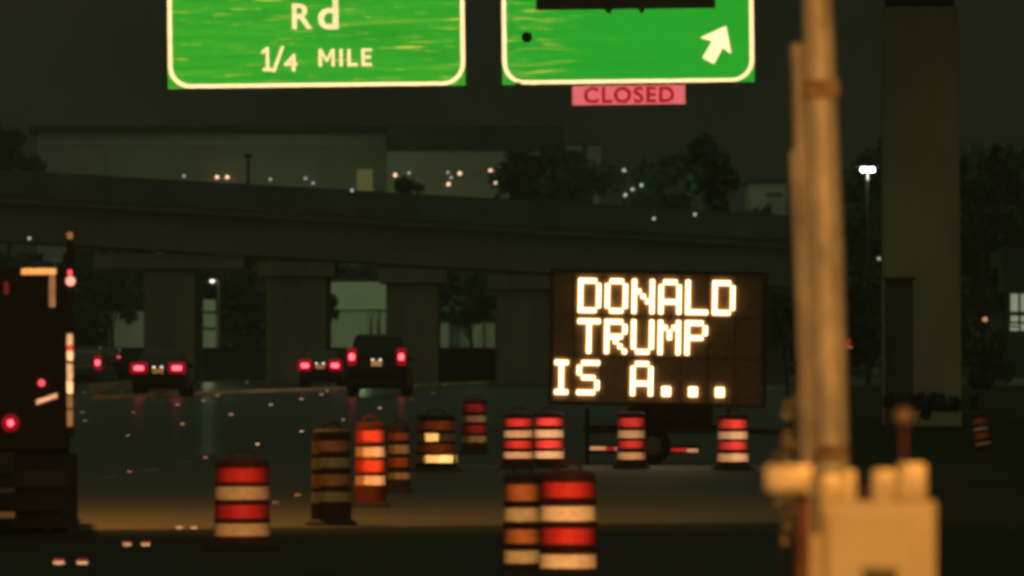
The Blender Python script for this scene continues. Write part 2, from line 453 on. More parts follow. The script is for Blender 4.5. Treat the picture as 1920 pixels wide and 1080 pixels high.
def bulb(px, py, d, r, mat, label, cat='lamp', group=None, pole=False, name='street_lamp', z0=None):
    """A lamp head on a short housing, and a pole down to what carries it."""
    p = P(px, py, d)
    o = thing(name, (p.x, d, 0 if z0 is None else z0), label, cat, group)
    zz = p.z - (0 if z0 is None else z0)
    m = MB(); m.lathe([(r * .55, -r * .95), (r * .95, -r * .5), (r, 0), (r * .8, r * .55), (r * .35, r * .8)], 12, Matrix.Translation((0, 0, zz)))
    m.build('lens', mat, o, True)
    m = MB(); m.lathe([(r * .62, r * .82), (r * .60, r * 1.1), (r * .25, r * 1.5), (.03, r * 1.6)], 10, Matrix.Translation((0, 0, zz)))
    m.build('housing', M['steel_dark'], o)
    if pole:
        m = MB(); m.tube((.0, .12 + r, 0), (0, .12 + r, zz + r), .055, .045, 8)
        m.tube((0, .12 + r, zz + r * 1.3), (0, 0, zz + r * 1.3), .03, .03, 8)
        m.build('pole', M['steel_dark'], o)
    return o

# reflectors and small lamps along the parapet
for (px, py, lab) in ((660, 357, 'small white lamp on the overpass edge left of the trees'),
                      (1226, 410, 'small pink lamp on the overpass, lower of two right of centre'),
                      (1303, 402, 'small white lamp on the overpass below the round dark trees'),
                      (55, 447, 'small white lamp high above the truck at the left'),
                      (1648, 485, 'tiny lamp left of the tall bare pier')):
    p = P(px, py, DO - .6)
    o = thing('edge_lamp', (p.x, p.y, p.z), lab, 'lamp', 'small lamps along the overpass')
    m = MB(); m.lathe([(.03, -.06), (.06, -.03), (.065, .02), (.03, .06)], 12); m.build('lens', M['bulb_dim'], o, True)
    m = MB(); m.box((0, .14, -.02), (.06, .17, .14), bevel=.01); m.build('bracket', M['steel_dark'], o)

# ------------------------------------------------------------------ the tall pier of a flyover
DF = 205.0
def LF(px, py): p = P(px, py, DF); return (p.x, p.z)
t = thing('flyover', (0, DF, 0), 'tall bare concrete flyover pier with a dark crossbeam at its head', 'bridge')
xa, xb, zt = LF(1658, 0)[0], LF(1797, 0)[0], LF(0, 12)[1]
m = MB(); m.loft([[(xa + .03, 0, 0), (xb + .08, 0, 0), (xb + .08, 1.9, 0), (xa + .03, 1.9, 0)], [(xa, 0, zt), (xb, 0, zt), (xb, 1.9, zt), (xa, 1.9, zt)]])
m.build('pier', M['pier_pale'], t)
m = MB()
m.bm.free()
m = MB(); m.box(((xa + xb) / 2, .95, zt + .45), (xb - xa - .16, 1.6, .90)); m.build('bearing', M['black'], t)
m = MB(); m.box(((xa + xb) / 2, .95, zt + 1.7), (xb - xa + 6, 3.0, 1.6)); m.build('crossbeam', M['concrete_dark'], t)
m = MB(); m.box(((xa + xb) / 2, .95, zt + 3.2), (60, 12, 1.3)); m.build('deck', M['concrete_dark'], t)
p0, p1 = P(1663, 525, 196), P(1712, 800, 196)
t = thing('utility_box', ((p0.x + p1.x) / 2, 196, gz(196)), 'narrow dark brown upright box in front of the tall pier', 'utility box')
w = p1.x - p0.x; h = p0.z - gz(196)
m = MB(); m.box((0, .6, h / 2), (w, 1.1, h), bevel=.03); m.build('body', M['cover'], t)
m = MB(); m.box((0, .6, h + .03), (w + .1, 1.2, .06)); m.build('lid', M['roof_dark'], t)
m = MB(); m.box((.0, .03, h * .45), (w * .7, .03, h * .7)); m.build('door', M['cover'], t)

# ------------------------------------------------------------------ buildings behind
def box_building(name, px0, px1, py_top, d, label, roof_py=None, roof_over=.5, wall=M['wall_paint'], depth=30, roof=True, cat='building'):
    a, b = P(px0, py_top, d), P(px1, py_top, d)
    o = thing(name, ((a.x + b.x) / 2, d, .5), label, cat)
    w = b.x - a.x; h = a.z - .5
    m = MB(); m.box((0, depth / 2, h / 2), (w, depth, h)); m.build('wall', wall, o)
    if roof:
        rh = (py_top - roof_py) / F * d
        m = MB(); m.box((0, depth / 2, h + rh / 2 + .002), (w + roof_over * 2, depth + roof_over * 2, rh)); m.build('roof', M['roof_dark'], o)
    o['w'] = w; o['h'] = h
    return o
DB = 470.0
b1 = box_building('warehouse', 70, 724, 250, DB, 'long dim green walled warehouse with a thin dark roof edge', 236)
for px in (200, 330, 470, 600):
    x = P(px, 0, DB).x - b1.location.x
    m = MB(); m.box((x, -.03, b1['h'] / 2), (.10, .06, b1['h'])); m.build('wall_seam', M['wall_paint'], b1)
m = MB(); m.box((0, -.04, b1['h'] - .35), (b1['w'], .08, .62)); m.build('fascia', M['wall_pale'], b1)
p = P(684, 334, DB); m = MB(); m.box((p.x - b1.location.x, -.05, p.z - .5 - .15), (.85, .10, 1.25)); dw = m.build('doorway', M['door_lit'], b1)
b2 = box_building('warehouse', 725, 1056, 284, DB - 4, 'lit warehouse wall under a deep dark flat roof block', 236, .02)
m = MB(); p = P(890, 0, DB); m.box((0, -.05, b2['h'] - 1.2), (b2['w'], .1, .08)); m.build('wall_band', M['wall_paint'], b2)
b3 = box_building('stair_tower', 1060, 1126, 273, DB - 8, 'narrow pale green block at the right end of the dark roofed warehouse', 270, .02, depth=10)
m = MB(); m.box((.06, -.03, b3['h'] / 2), (.22, .06, b3['h'])); m.build('downpipe', M['roof_dark'], b3)
b4 = box_building('shed', 1405, 1474, 344, 440, 'small pale green shed above dark bushes left of the wooden pole', 336, .15, M['wall_pale'], 8)
m = MB(); m.box((.3, -.3, b4['h'] - .55), (.8, .6, .1)); m.build('awning', M['roof_dark'], b4)

DS = 415.0
s1 = box_building('shop', 620, 723, 529, DS, 'pale green lit building seen between the bridge piers above the dark suv', 526, .02, M['wall_pale'], 12)
x0 = P(612, 0, DS).x - s1.location.x; x1 = P(690, 0, DS).x - s1.location.x
zz = P(0, 579, DS).z - .5
m = MB(); m.box(((x0 + x1) / 2 + .6, -.6, zz + .06), (x1 - x0 + 1.4, 1.1, .14)); m.build('canopy', M['wall_pale'], s1)
m = MB(); m.box(((x0 + x1) / 2, -.06, zz / 2), (x1 - x0, .12, zz - .02)); m.build('shopfront', M['wall_paint'], s1)
for q0, q1 in ((692, 699), (706, 714)):
    a = P(q0, 0, DS).x - s1.location.x; b = P(q1, 0, DS).x - s1.location.x
    m = MB(); m.box(((a + b) / 2, -.05, zz * .5), (b - a, .11, zz * .98)); m.build('window', M['window_dark'], s1)
s2 = box_building('kiosk', 363, 404, 588, DS, 'small lit kiosk beside the thin lamp post between two piers', 584, .05, M['wall_pale'], 6)
zz = P(0, 616, DS).z - .5
m = MB(); m.box((0, -.06, zz), (s2['w'], .12, .12)); m.build('ledge', M['roof_dark'], s2)
m = MB(); m.box((.22, .1, s2['h'] + .4), (.62, 1.5, .55)); m.build('rooftop_box', M['wall_pale'], s2)
s3 = box_building('low_building', 822, 928, 606, DS, 'low dim building with dark windows between piers left of message board', 602, .05, M['wall_paint'], 6)
for q0, q1 in ((842, 862), (868, 880), (905, 908)):
    a = P(q0, 0, DS).x - s3.location.x; b = P(q1, 0, DS).x - s3.location.x
    m = MB(); m.box(((a + b) / 2, -.05, s3['h'] * .5), (b - a, .12, s3['h'] * .96)); m.build('window', M['window_dark'], s3)
s4 = box_building('office_building', 1880, 1990, 470, 400, 'dark building with bright pane columns at the right edge', 466, .05, M['roof_dark'], 10)
for q0, q1, r0, r1 in ((1895, 1909, 551, 584), (1914, 1926, 551, 584), (1895, 1909, 592, 603), (1894, 1910, 607, 611), (1894, 1910, 614, 620), (1914, 1926, 592, 603), (1914, 1926, 607, 620)):
    a, b = P(q0, r0, 400), P(q1, r1, 400)
    m = MB(); m.box(((a.x + b.x) / 2 - s4.location.x, -.03, (a.z + b.z) / 2 - .5), (b.x - a.x, .08, a.z - b.z)); m.build('window', M['window_lit'], s4)
s5 = box_building('low_building', 205, 270, 586, DS, 'dim green low wall with shrubs at the left opening', 584, .05, M['wall_paint'], 6)
m = MB(); m.box((0, -.2, s5['h'] + .02), (s5['w'] + .6, .3, .08)); m.build('gutter', M['wall_pale'], s5)

# wall lamps of those buildings: the dots of light in the photograph
WL = [(407, 332, 'w'), (426, 332, 'w'), (507, 336, 'd'), (573, 334, 'd'), (587, 343, 'd'), (741, 328, 'w'), (767, 324, 'd'),
      (840, 323, 'd'), (846, 333, 'd'), (841, 345, 'w'), (862, 325, 'w'), (920, 320, 'w'), (930, 319, 'w'), (928, 330, 'd'), (928, 342, 'w'),
      (1028, 319, 'd'), (345, 330, 'd')]
dotlab = ['warm wall lamp, left of a close pair on the long warehouse', 'warm wall lamp, right of a close pair on the long warehouse',
          'dim tall wall lamp midway along the long warehouse', 'faint wall lamp, upper of two beside the lit doorway',
          'small wall lamp, lower of two left of the lit doorway', 'warm wall lamp at the corner where the dark roof begins',
          'white wall lamp just right of the warehouse corner', 'faint lamp, top of a slanting trio under the dark roof',
          'faint lamp, middle of a slanting trio under the dark roof', 'warm lamp, bottom of a slanting trio under the dark roof',
          'warm lamp right of the slanting trio', 'warm lamp, left of the brightest pair near the sloping tree',
          'warm lamp, right of the brightest pair near the sloping tree', 'faint lamp hanging below the brightest pair',
          'white lamp lowest below the brightest pair', 'faint red lamp in the sloping tree top', 'faint lamp at far left of the warehouse wall']
for (px, py, k), lab in zip(WL, dotlab):
    d = DB - 9 if px > 900 else DB - 5.5
    if px < 724: d = DB - .5
    p = P(px, py, d)
    o = thing('wall_lamp', (p.x, d, p.z), lab, 'lamp', 'lamps on the warehouses')
    r = .10 if k == 'w' else .07
    m = MB(); m.lathe([(r * .4, -r), (r, -r * .5), (r, r * .4), (r * .5, r * .9)], 12); m.build('lens', M['bulb_warm' if k == 'w' else 'bulb_dim'], o, True)
    m = MB(); m.box((0, r + .12, r * .6), (r * 1.2, .28, r * 1.2)); m.build('bracket', M['steel_dark'], o)
for px, d, z, e in ((150, DB - 9, 9.0, 900), (300, DB - 9, 9.5, 1300), (430, DB - 9, 9.5, 1600), (560, DB - 9, 10, 1900), (680, DB - 9, 10, 1900),
                    (790, DB - 12, 9.3, 1600), (890, DB - 12, 9.3, 1900), (1000, DB - 12, 9.3, 1700), (1095, DB - 16, 9, 2200)):
    p = P(px, 0, d); lamp('POINT', 'yard_fill_light', (p.x, d, z), e * (.012 if px < 724 else .0085), MERC, radius=.3)
lamp('POINT', 'yard_fill_light', (P(675, 0, DS - 8).x, DS - 8, 4.6), 235.0, MERC, radius=.3)
lamp('POINT', 'yard_fill_light', (P(388, 0, DS - 6).x, DS - 6, 3.6), 95, MERC, radius=.3)
lamp('POINT', 'yard_fill_light', (P(880, 0, DS - 6).x, DS - 6, 2.2), 21.0, MERC, radius=.3)
lamp('POINT', 'yard_fill_light', (P(1436, 0, 433).x, 433, 10.2), 60.0, MERC, radius=.3)
lamp('POINT', 'yard_fill_light', (P(250, 0, DS - 5).x, DS - 5, 3.2), 4.0, MERC, radius=.3)

# lamp post between the piers, the dark post on the overpass, the floodlights
p = P(410, 525, 380)
t = thing('street_lamp', (p.x, 380, .5), 'thin pale lamp post with one small lamp between two bridge piers', 'street lamp')
hz = p.z - .5
m = MB(); m.tube((0, 0, 0), (0, 0, hz), .07, .05, 10); m.build('pole', M['galv'], t)
hx = P(398, 0, 380).x - p.x
m = MB(); m.tube((0, 0, hz - .02), (hx, -.1, hz + .04), .03, .025, 8); m.build('arm', M['galv'], t)
m = MB(); m.lathe([(.05, -.08), (.11, -.03), (.11, .02), (.05, .05)], 12, Matrix.Translation((hx, -.1, hz - .04))); m.build('lens', M['bulb_white'], t, True)
p = P(465, 292, DO + 2)
t = thing('sign_post', (p.x, DO + 2, P(0, 345, DO + 2).z), 'dark post with a small head standing on the overpass before the warehouse', 'post')
hz = p.z - t.location.z
m = MB(); m.tube((0, 0, -.3), (0, 0, hz), .06, .05, 8); m.build('pole', M['black'], t)
m = MB(); m.box((0, 0, hz), (.32, .12, .14), bevel=.02); m.build('head', M['black'], t)

p = P(1627, 318, 330)
t = thing('floodlight', (p.x, 330, gz(330)), 'dazzling white double floodlight on a mast left of the tall pier', 'floodlight')
hz = p.z - gz(330)
m = MB(); m.tube((0, .25, 0), (0, .25, hz + .1), .09, .06, 10); m.build('mast', M['black'], t)
m = MB(); m.box((0, .25, hz + .12), (.9, .07, .07)); m.build('crossarm', M['black'], t)
for s_ in (-1, 1):
    m = MB(); m.box((s_ * .15, 0, hz), (.20, .10, .13), bevel=.03); lz = m.build('lens', M['bulb_flood'], t)
    m = MB(); m.box((s_ * .15, .13, hz), (.26, .14, .22), bevel=.02); m.build('housing', M['black'], t)
m = MB(); m.box((0, .02, hz - .22), (.045, .05, .36)); m.build('lens_strip', M['bulb_white'], t)
lamp('POINT', 'flood_beam', (p.x, 329.3, p.z), 22, (.85, 1.0, .8), radius=.2)

# ------------------------------------------------------------------ trees
def tree(px0, px1, py_top, py_base, d, label, seed, lean=0, n=2600, leaf=None, name='tree'):
    rnd = random.Random(seed)
    a, b = P(px0, py_base, d), P(px1, py_top, d)
    w = b.x - a.x; top = b.z; z0 = min(a.z, 1.0); bz = max(a.z, z0 + .6)
    root = thing(name, ((a.x + b.x) / 2, d, .5), label, 'tree')
    th = bz - .5; ht = top - .5
    ch = ht - th
    m = MB()
    trunk = [Vector((0, 0, 0)), Vector((.05 * w, .1, th * .6)), Vector((lean * w * .2, 0, th + ch * .45))]
    rr = max(.12, w * .035)
    m.tube(trunk[0], trunk[1], rr, rr * .8, 8); m.tube(trunk[1], trunk[2], rr * .8, rr * .35, 8)
    clumps = []
    for i in range(16):
        u = rnd.uniform(-.5, .5); v = rnd.uniform(.08, .92)
        lim = math.sqrt(max(.04, 1 - ((v - .42) / .60) ** 2))
        x = u * w * lim * .86 + lean * w * (v - .5) * .5; z = th + v * ch; y = rnd.uniform(-.4, .4) * w * .6
        clumps.append((Vector((x, y, z)), rnd.uniform(.10, .20) * min(w, ch * 1.6)))
        m.tube(trunk[1].lerp(trunk[2], rnd.random()), Vector((x, y, z)), rr * .28, rr * .08, 5)
    m.build('trunk', M['bark'], root)
    m = MB(); bm = m.bm
    ls = leaf or max(.16, min(w, ch) * .070)
    for i in range(n):
        c, r = rnd.choice(clumps)
        q = Vector((rnd.gauss(0, 1), rnd.gauss(0, 1), rnd.gauss(0, .8)))
        q = q.normalized() * r * (rnd.random() ** .4) * 1.15
        p = c + q
        ax = Vector((rnd.gauss(0, 1), rnd.gauss(0, 1), rnd.gauss(0, 1))).normalized()
        bx = ax.orthogonal().normalized(); s_ = ls * rnd.uniform(.6, 1.4)
        vs_ = [bm.verts.new(p + ax * s_), bm.verts.new(p + bx * s_ * .5), bm.verts.new(p - ax * s_), bm.verts.new(p - bx * s_ * .5)]
        bm.faces.new(vs_)
    o = m.build('crown', M['leaf'], root)
    return root
tree(925, 1100, 286, 400, 440, 'dark sloping tree in front of the deep roofed warehouse', 3, lean=.5)
tree(1000, 1170, 312, 420, 430, 'low dark tree before the narrow pale block', 4)
tree(1180, 1300, 285, 420, 425, 'round dark tree beside the green lit foliage', 5)
tree(1270, 1385, 262, 430, 420, 'tallest round dark tree right of the warehouses', 6)
tree(1390, 1490, 378, 470, 415, 'dark bush under the small green shed', 7, n=900)
tree(-60, 80, 246, 330, 440, 'dark tree at the left end of the long warehouse', 8)
tree(428, 500, 500, 600, 400, 'dark tree behind the thin lamp post', 9, n=900)
tree(590, 632, 528, 620, 405, 'dark bush at the left corner of the lit building', 10, n=600)
tree(822, 935, 560, 606, 408, 'dark spreading tree above the low dim building', 11, n=900)
tree(1770, 1900, 205, 620, 360, 'tall dark tree right of the flyover pier', 12, n=4200)
tree(1575, 1680, 350, 640, 336, 'dark tree between the pole and the flyover pier', 13, n=900)
tree(740, 790, 330, 372, 450, 'small dark shrub at the warehouse corner', 14, n=500)
tree(150, 260, 505, 600, 404, 'dark tree filling the left bridge opening', 15, n=1200)
tree(1850, 2010, 215, 640, 405, 'tall dark tree at the right edge of the view', 16, n=4200)
tree(1480, 1660, 520, 720, 300, 'dark bank of shrub behind the wooden pole', 17, n=1800)
tree(1625, 1840, 762, 800, 190, 'low dark shrub hiding the foot of the flyover pier', 19, n=1500)
tree(1800, 1900, 610, 760, 300, 'low dark shrub right of the pier foot', 18, n=1200)
lamp('POINT', 'yard_fill_light', (P(1850, 0, 335).x, 330, 9), 14, (.6, 1, .7), radius=.3)  # unseen fill lamp added to lift the dark trees at the right
lamp('POINT', 'yard_fill_light', (P(1625, 0, 322).x, 322, 5), 5, (.6, 1, .7), radius=.3)
lamp('POINT', 'tree_light', (P(1186, 0, 419).x, 418, P(0, 352, 418).z), 160, (.5, 1, .65), radius=.15)
for px, py, lab in ((1170, 319, 'tiny white lamp above the green lit leaves'), (1203, 347, 'white lamp right of the green lit leaves'),
                    (1172, 366, 'white lamp below the green lit leaves'), (1186, 355, 'green lamp among the leaves')):
    p = P(px, py, 417)
    o = thing('garden_lamp', (p.x, 417, p.z), lab, 'lamp', 'lamps around the green lit tree')
    m = MB(); m.lathe([(.03, -.08), (.08, -.03), (.08, .03), (.03, .08)], 12); m.build('lens', M['bulb_dim'], o, True)
    m = MB(); m.tube((0, .1, -p.z + .5), (0, .1, .05), .03, .03, 6); m.build('post', M['black'], o)

def woodland():
    rnd = random.Random(77); m = MB(); bm = m.bm
    for i in range(17000):
        px = rnd.uniform(-120, 2050); d = rnd.uniform(424, 436)
        topy = 470 + 24 * math.sin(px * .021) + 14 * math.sin(px * .067 + 1)
        if px > 1480: topy -= min(1, (px - 1480) / 90) * 190 + 14 * math.sin(px * .11)
        q = P(px, 0, d); zt_ = P(0, topy, d).z
        c = Vector((q.x, d, .5 + (zt_ - .5) * (rnd.random() ** .8)))
        ax = Vector((rnd.gauss(0, 1), rnd.gauss(0, 1), rnd.gauss(0, 1))).normalized(); bx = ax.orthogonal().normalized(); s_ = rnd.uniform(.25, .6)
        bm.faces.new([bm.verts.new(c + ax * s_), bm.verts.new(c + bx * s_ * .6), bm.verts.new(c - ax * s_), bm.verts.new(c - bx * s_ * .6)])
    return m.build('woodland', M['leaf'])
tag(woodland(), 'dark thicket filling the view under the bridge', 'thicket', kind='stuff')

# ------------------------------------------------------------------ overhead signs
DSG = 139.0
SS = F / DSG
def rrect(x0, x1, z0, z1, r, n=9):
    pts = []
    for cx, cz, a0 in ((x1 - r, z0 + r, -90), (x1 - r, z1 - r, 0), (x0 + r, z1 - r, 90), (x0 + r, z0 + r, 180)):
        for i in range(n + 1):
            a = R(a0 + 90 * i / n); pts.append((cx + r * math.cos(a), cz + r * math.sin(a)))
    return pts
def ring(name, outer, inner, y0, y1, mat, parent):
    m = MB(); bm = m.bm; n = len(outer)
    vo = [bm.verts.new((x, y0, z)) for x, z in outer]; vi = [bm.verts.new((x, y0, z)) for x, z in inner]
    wo = [bm.verts.new((x, y1, z)) for x, z in outer]; wi = [bm.verts.new((x, y1, z)) for x, z in inner]
    for i in range(n):
        j = (i + 1) % n
        bm.faces.new((vo[i], vo[j], vi[j], vi[i])); bm.faces.new((vo[j], vo[i], wo[i], wo[j])); bm.faces.new((vi[i], vi[j], wi[j], wi[i]))
    return m.build(name, mat, parent)
def text_mesh(body, x0, x1, z0, z1, y, depth, name, mat, parent, bold=0.0, sp=1.0):
    cu = bpy.data.curves.new(name, 'FONT'); cu.body = body; cu.size = 1; cu.extrude = .1; cu.offset = bold; cu.space_character = sp
    cu.resolution_u = 5
    ob = bpy.data.objects.new(name + '_source', cu); COL.objects.link(ob)
    dg = bpy.context.evaluated_depsgraph_get()
    me = bpy.data.meshes.new_from_object(ob.evaluated_get(dg))
    bpy.data.objects.remove(ob, do_unlink=True); bpy.data.curves.remove(cu)
    xs = [v.co.x for v in me.vertices]; ys = [v.co.y for v in me.vertices]
    ax, bx, ay, by = min(xs), max(xs), min(ys), max(ys)
    for v in me.vertices:
        u = (v.co.x - ax) / (bx - ax); w = (v.co.y - ay) / (by - ay); k = v.co.z
        v.co = Vector((x0 + u * (x1 - x0), y - depth * (k > 0), z0 + w * (z1 - z0)))
    me.name = name; me.materials.clear(); me.materials.append(mat)
    o = bpy.data.objects.new(name, me); COL.objects.link(o); o.parent = parent
    return o

gan = thing('sign_gantry', (0, DSG + .9, 0), 'steel sign gantry over the road carrying the green panels', 'gantry')
m = MB()
for z in (8.6, 10.2):
    for y in (0, 1.0): m.tube((-15, y, z), (12, y, z), .11, .11, 10)
m.build('chord', M['galv'], gan)
m = MB()
for i in range(18):
    x = -15 + i * 1.5
    m.tube((x, 0, 8.6), (x + .75, 0, 10.2), .045, n=6); m.tube((x + .75, 0, 10.2), (x + 1.5, 0, 8.6), .045, n=6)
m.build('brace', M['galv'], gan)
for x in (-15, 12):
    m = MB(); m.tube((x, .5, 0), (x, .5, 10.6), .28, .22, 14); m.build('column', M['galv'], gan)

def sign_root(pxc, pyb, label, roll):
    p = P(pxc, pyb, DSG)
    o = thing('road_sign', p, label, 'road sign')
    o.rotation_euler = (0, roll, 0)
    return o
# left panel
PXC, PYB = 595, 163
s = sign_root(PXC, PYB, 'green overhead road sign reading Rd 1/4 MILE with a white border', -.0115)
def SL(px, py): return ((px - PXC) / SS, (PYB - py) / SS)
x0, x1 = SL(315, 0)[0], SL(873, 0)[0]; zt = 3.6
m = MB(); m.box(((x0 + x1) / 2, .03, zt / 2), (x1 - x0, .05, zt)); m.build('panel', M['sign_green'], s)
ring('border', rrect(x0 + .006, x1 - .006, .006, zt - .1, .36), rrect(x0 + .072, x1 - .072, .064, zt - .16, .30), -.004, .004, M['sign_white'], s)
text_mesh('R', *[SL(549, 0)[0], SL(587, 0)[0]], SL(0, 54)[1], SL(0, 6)[1], .003, .008, 'lettering', M['sign_letter'], s, .018)
text_mesh('d', *[SL(598, 0)[0], SL(636, 0)[0]], SL(0, 55)[1], SL(0, 0)[1] + .03, .003, .008, 'lettering', M['sign_letter'], s, .018)
m = MB(); m.poly([SL(*q) for q in ((490, 95), (500, 87), (505, 87), (505, 126), (511, 126), (511, 132), (493, 132), (493, 126), (499, 126), (499, 96), (492, 101))], -.006, .002); m.build('lettering', M['sign_letter'], s)
a0, a1 = SL(510, 134), SL(534, 86)
m = MB(); m.poly([(a0[0], a0[1]), (a0[0] + .055, a0[1]), (a1[0], a1[1]), (a1[0] - .055, a1[1])], -.006, .002); m.build('fraction_bar', M['sign_letter'], s)
text_mesh('4', SL(533, 0)[0], SL(558, 0)[0], SL(0, 133)[1], SL(0, 100)[1], .003, .008, 'lettering', M['sign_letter'], s, .012)
def strokes(polys, name):
    for k, q in enumerate(polys):
        m = MB(); m.poly([SL(*a) for a in q], -.006, .002); m.build(name, M['sign_letter'], s)
strokes([[(598, 125), (598, 92), (604, 92), (613, 109), (622, 92), (628, 92), (628, 125), (622, 125), (622, 103), (613, 118), (604, 103), (604, 125)],
         [(637, 125), (637, 92), (643, 92), (643, 125)],
         [(652, 125), (652, 92), (658, 92), (658, 119), (671, 119), (671, 125)],
         [(678, 125), (678, 92), (698, 92), (698, 97), (684, 97), (684, 105), (696, 105), (696, 111), (684, 111), (684, 119), (698, 119), (698, 125)]], 'lettering')
m = MB()
for fx in (.18, .5, .82):
    x = x0 + (x1 - x0) * fx; m.box((x, .30, zt * .62), (.09, .42, .12)); m.box((x, .10, zt * .5), (.07, .08, zt * .96))
m.build('hanger', M['galv'], s)
# right panel
PXC2, PYB2 = 1180, 156
s = sign_root(PXC2, PYB2, 'green overhead exit sign with a white slanting arrow and a dark covered upper part', -.0125)
def SR(px, py): return ((px - PXC2) / SS, (PYB2 - py) / SS)
x0, x1 = SR(942, 0)[0], SR(1415, 0)[0]; zt = 3.6
m = MB(); m.box(((x0 + x1) / 2, .03, zt / 2), (x1 - x0, .05, zt)); m.build('panel', M['sign_green_clean'], s)
ring('border', rrect(x0 + .006, x1 - .006, .006, zt - .1, .36), rrect(x0 + .072, x1 - .072, .064, zt - .16, .30), -.004, .004, M['sign_white'], s)
m = MB(); cx0, cx1 = SR(1007, 0)[0], SR(1343, 0)[0]; cz = SR(0, 17)[1]
m.box(((cx0 + cx1) / 2, -.02, cz + .6), (cx1 - cx0, .03, 1.2)); m.build('cover_plate', M['cover'], s)
for q in (1143, 1205):
    m = MB(); p = SR(q, 19); m.lathe([(.05, -.03), (.05, .02)], 12, Matrix.Translation((p[0], -.01, p[1] - .0)) @ Matrix.Rotation(R(90), 4, 'X')); m.build('clip', M['black'], s)
m = MB(); p = SR(989, 67); m.lathe([(.088, -.012), (.088, .012)], 18, Matrix.Translation((p[0], .0, p[1])) @ Matrix.Rotation(R(90), 4, 'X')); m.build('hole', M['black'], s)
def SP(px, py): return SR(px, py)
arrow = [(1363, 51), (1372, 104), (1356, 92), (1339, 122), (1318, 110), (1336, 79), (1314, 72)]
m = MB(); m.poly([SP(*q) for q in arrow], -.006, .002); m.build('arrow', M['sign_white'], s)
m = MB(); p = SR(970, 158); m.poly([(p[0] - .04, p[1] - .04), (p[0] + .05, p[1] - .045), (p[0] + .065, p[1] + .05), (p[0] - .02, p[1] + .06)], -.012, -.006); m.build('scorched_spot', M['cover'], s)
m = MB()
for fx in (.18, .82):
    x = x0 + (x1 - x0) * fx; m.box((x, .30, zt * .62), (.09, .42, .12)); m.box((x, .10, zt * .5), (.07, .08, zt * .96))
m.build('hanger', M['galv'], s)
# the CLOSED plate hung under it
p = P(1179, 178, DSG - .06)
s = thing('closed_plate', p, 'pink plate reading CLOSED hung under the exit sign', 'sign plate'); s.rotation_euler = (0, -.0125, 0)
w = 211 / SS; h = 36 / SS
m = MB(); m.box((0, .012, 0), (w, .02, h)); m.build('panel', M['plate_pink'], s)
text_mesh('CLOSED', -w * .40, w * .405, -h * .42, h * .43, .0005, .006, 'lettering', M['plate_ink'], s, .03, 1.14)
for sgn in (-1, 1):
    m = MB(); m.box((sgn * w * .35, .135, h * .55), (.05, .02, h * 1.2)); m.box((sgn * w * .35, .079, 0), (.05, .09, .05)); m.build('strap', M['galv'], s)

# ------------------------------------------------------------------ message board on its trailer
FONT = {'D': ["####.", "#...#", "#...#", "#...#", "#...#", "#...#", "####."], 'O': [".###.", "#...#", "#...#", "#...#", "#...#", "#...#", ".###."],
        'N': ["#...#", "#...#", "##..#", "#.#.#", "#..##", "#...#", "#...#"], 'A': [".###.", "#...#", "#...#", "#...#", "#####", "#...#", "#...#"],
        'L': ["#....", "#....", "#....", "#....", "#....", "#....", "#####"], 'T': ["#####", "..#..", "..#..", "..#..", "..#..", "..#..", "..#.."],
        'R': ["####.", "#...#", "#...#", "####.", "#.#..", "#..#.", "#...#"], 'U': ["#...#", "#...#", "#...#", "#...#", "#...#", "#...#", ".###."],
        'M': ["#...#", "##.##", "#.#.#", "#.#.#", "#...#", "#...#", "#...#"], 'P': ["####.", "#...#", "#...#", "####.", "#....", "#....", "#...."],
        'I': [".###.", "..#..", "..#..", "..#..", "..#..", "..#..", ".###."], 'S': [".####", "#....", "#....", ".###.", "....#", "....#", "####."],
        '.': [".....", ".....", ".....", ".....", ".....", ".##..", ".##.."]}
DV = 152.0; SV = F / DV
c0 = P(1233, 880, DV)
vm = thing('message_board', (c0.x, DV, 0), 'amber message board on a trailer reading DONALD TRUMP IS A...', 'message board')
vb = bpy.data.objects.new('display', None)
def LV(px, py): return ((px - 1233) / SV, P(0, py, DV).z)
bx0, bx1 = LV(1036, 0)[0], LV(1432, 0)[0]; bz0, bz1 = LV(0, 757)[1], LV(0, 512)[1]
ROLL = Matrix.Translation((0, 0, (bz0 + bz1) / 2)) @ Matrix.Rotation(.018, 4, 'Y') @ Matrix.Translation((0, 0, -(bz0 + bz1) / 2))
def vpart(m, name, mat, roll=True, parent=None):
    if roll: bmesh.ops.transform(m.bm, matrix=ROLL, verts=m.bm.verts)
    return m.build(name, mat, parent or vm)
m = MB(); m.box(((bx0 + bx1) / 2, .14, (bz0 + bz1) / 2), (bx1 - bx0 - .04, .24, bz1 - bz0 - .04)); face = vpart(m, 'cabinet', M['board_face'])
m = MB()
m.box(((bx0 + bx1) / 2, .11, bz1 + .02), (bx1 - bx0 + .12, .34, .05)); m.box(((bx0 + bx1) / 2, .11, bz0 - .02), (bx1 - bx0 + .12, .34, .05))
m.box((bx0 - .03, .11, (bz0 + bz1) / 2), (.05, .34, bz1 - bz0 - .01)); m.box((bx1 + .03, .11, (bz0 + bz1) / 2), (.05, .34, bz1 - bz0 - .01))
vpart(m, 'frame', M['board_frame'])
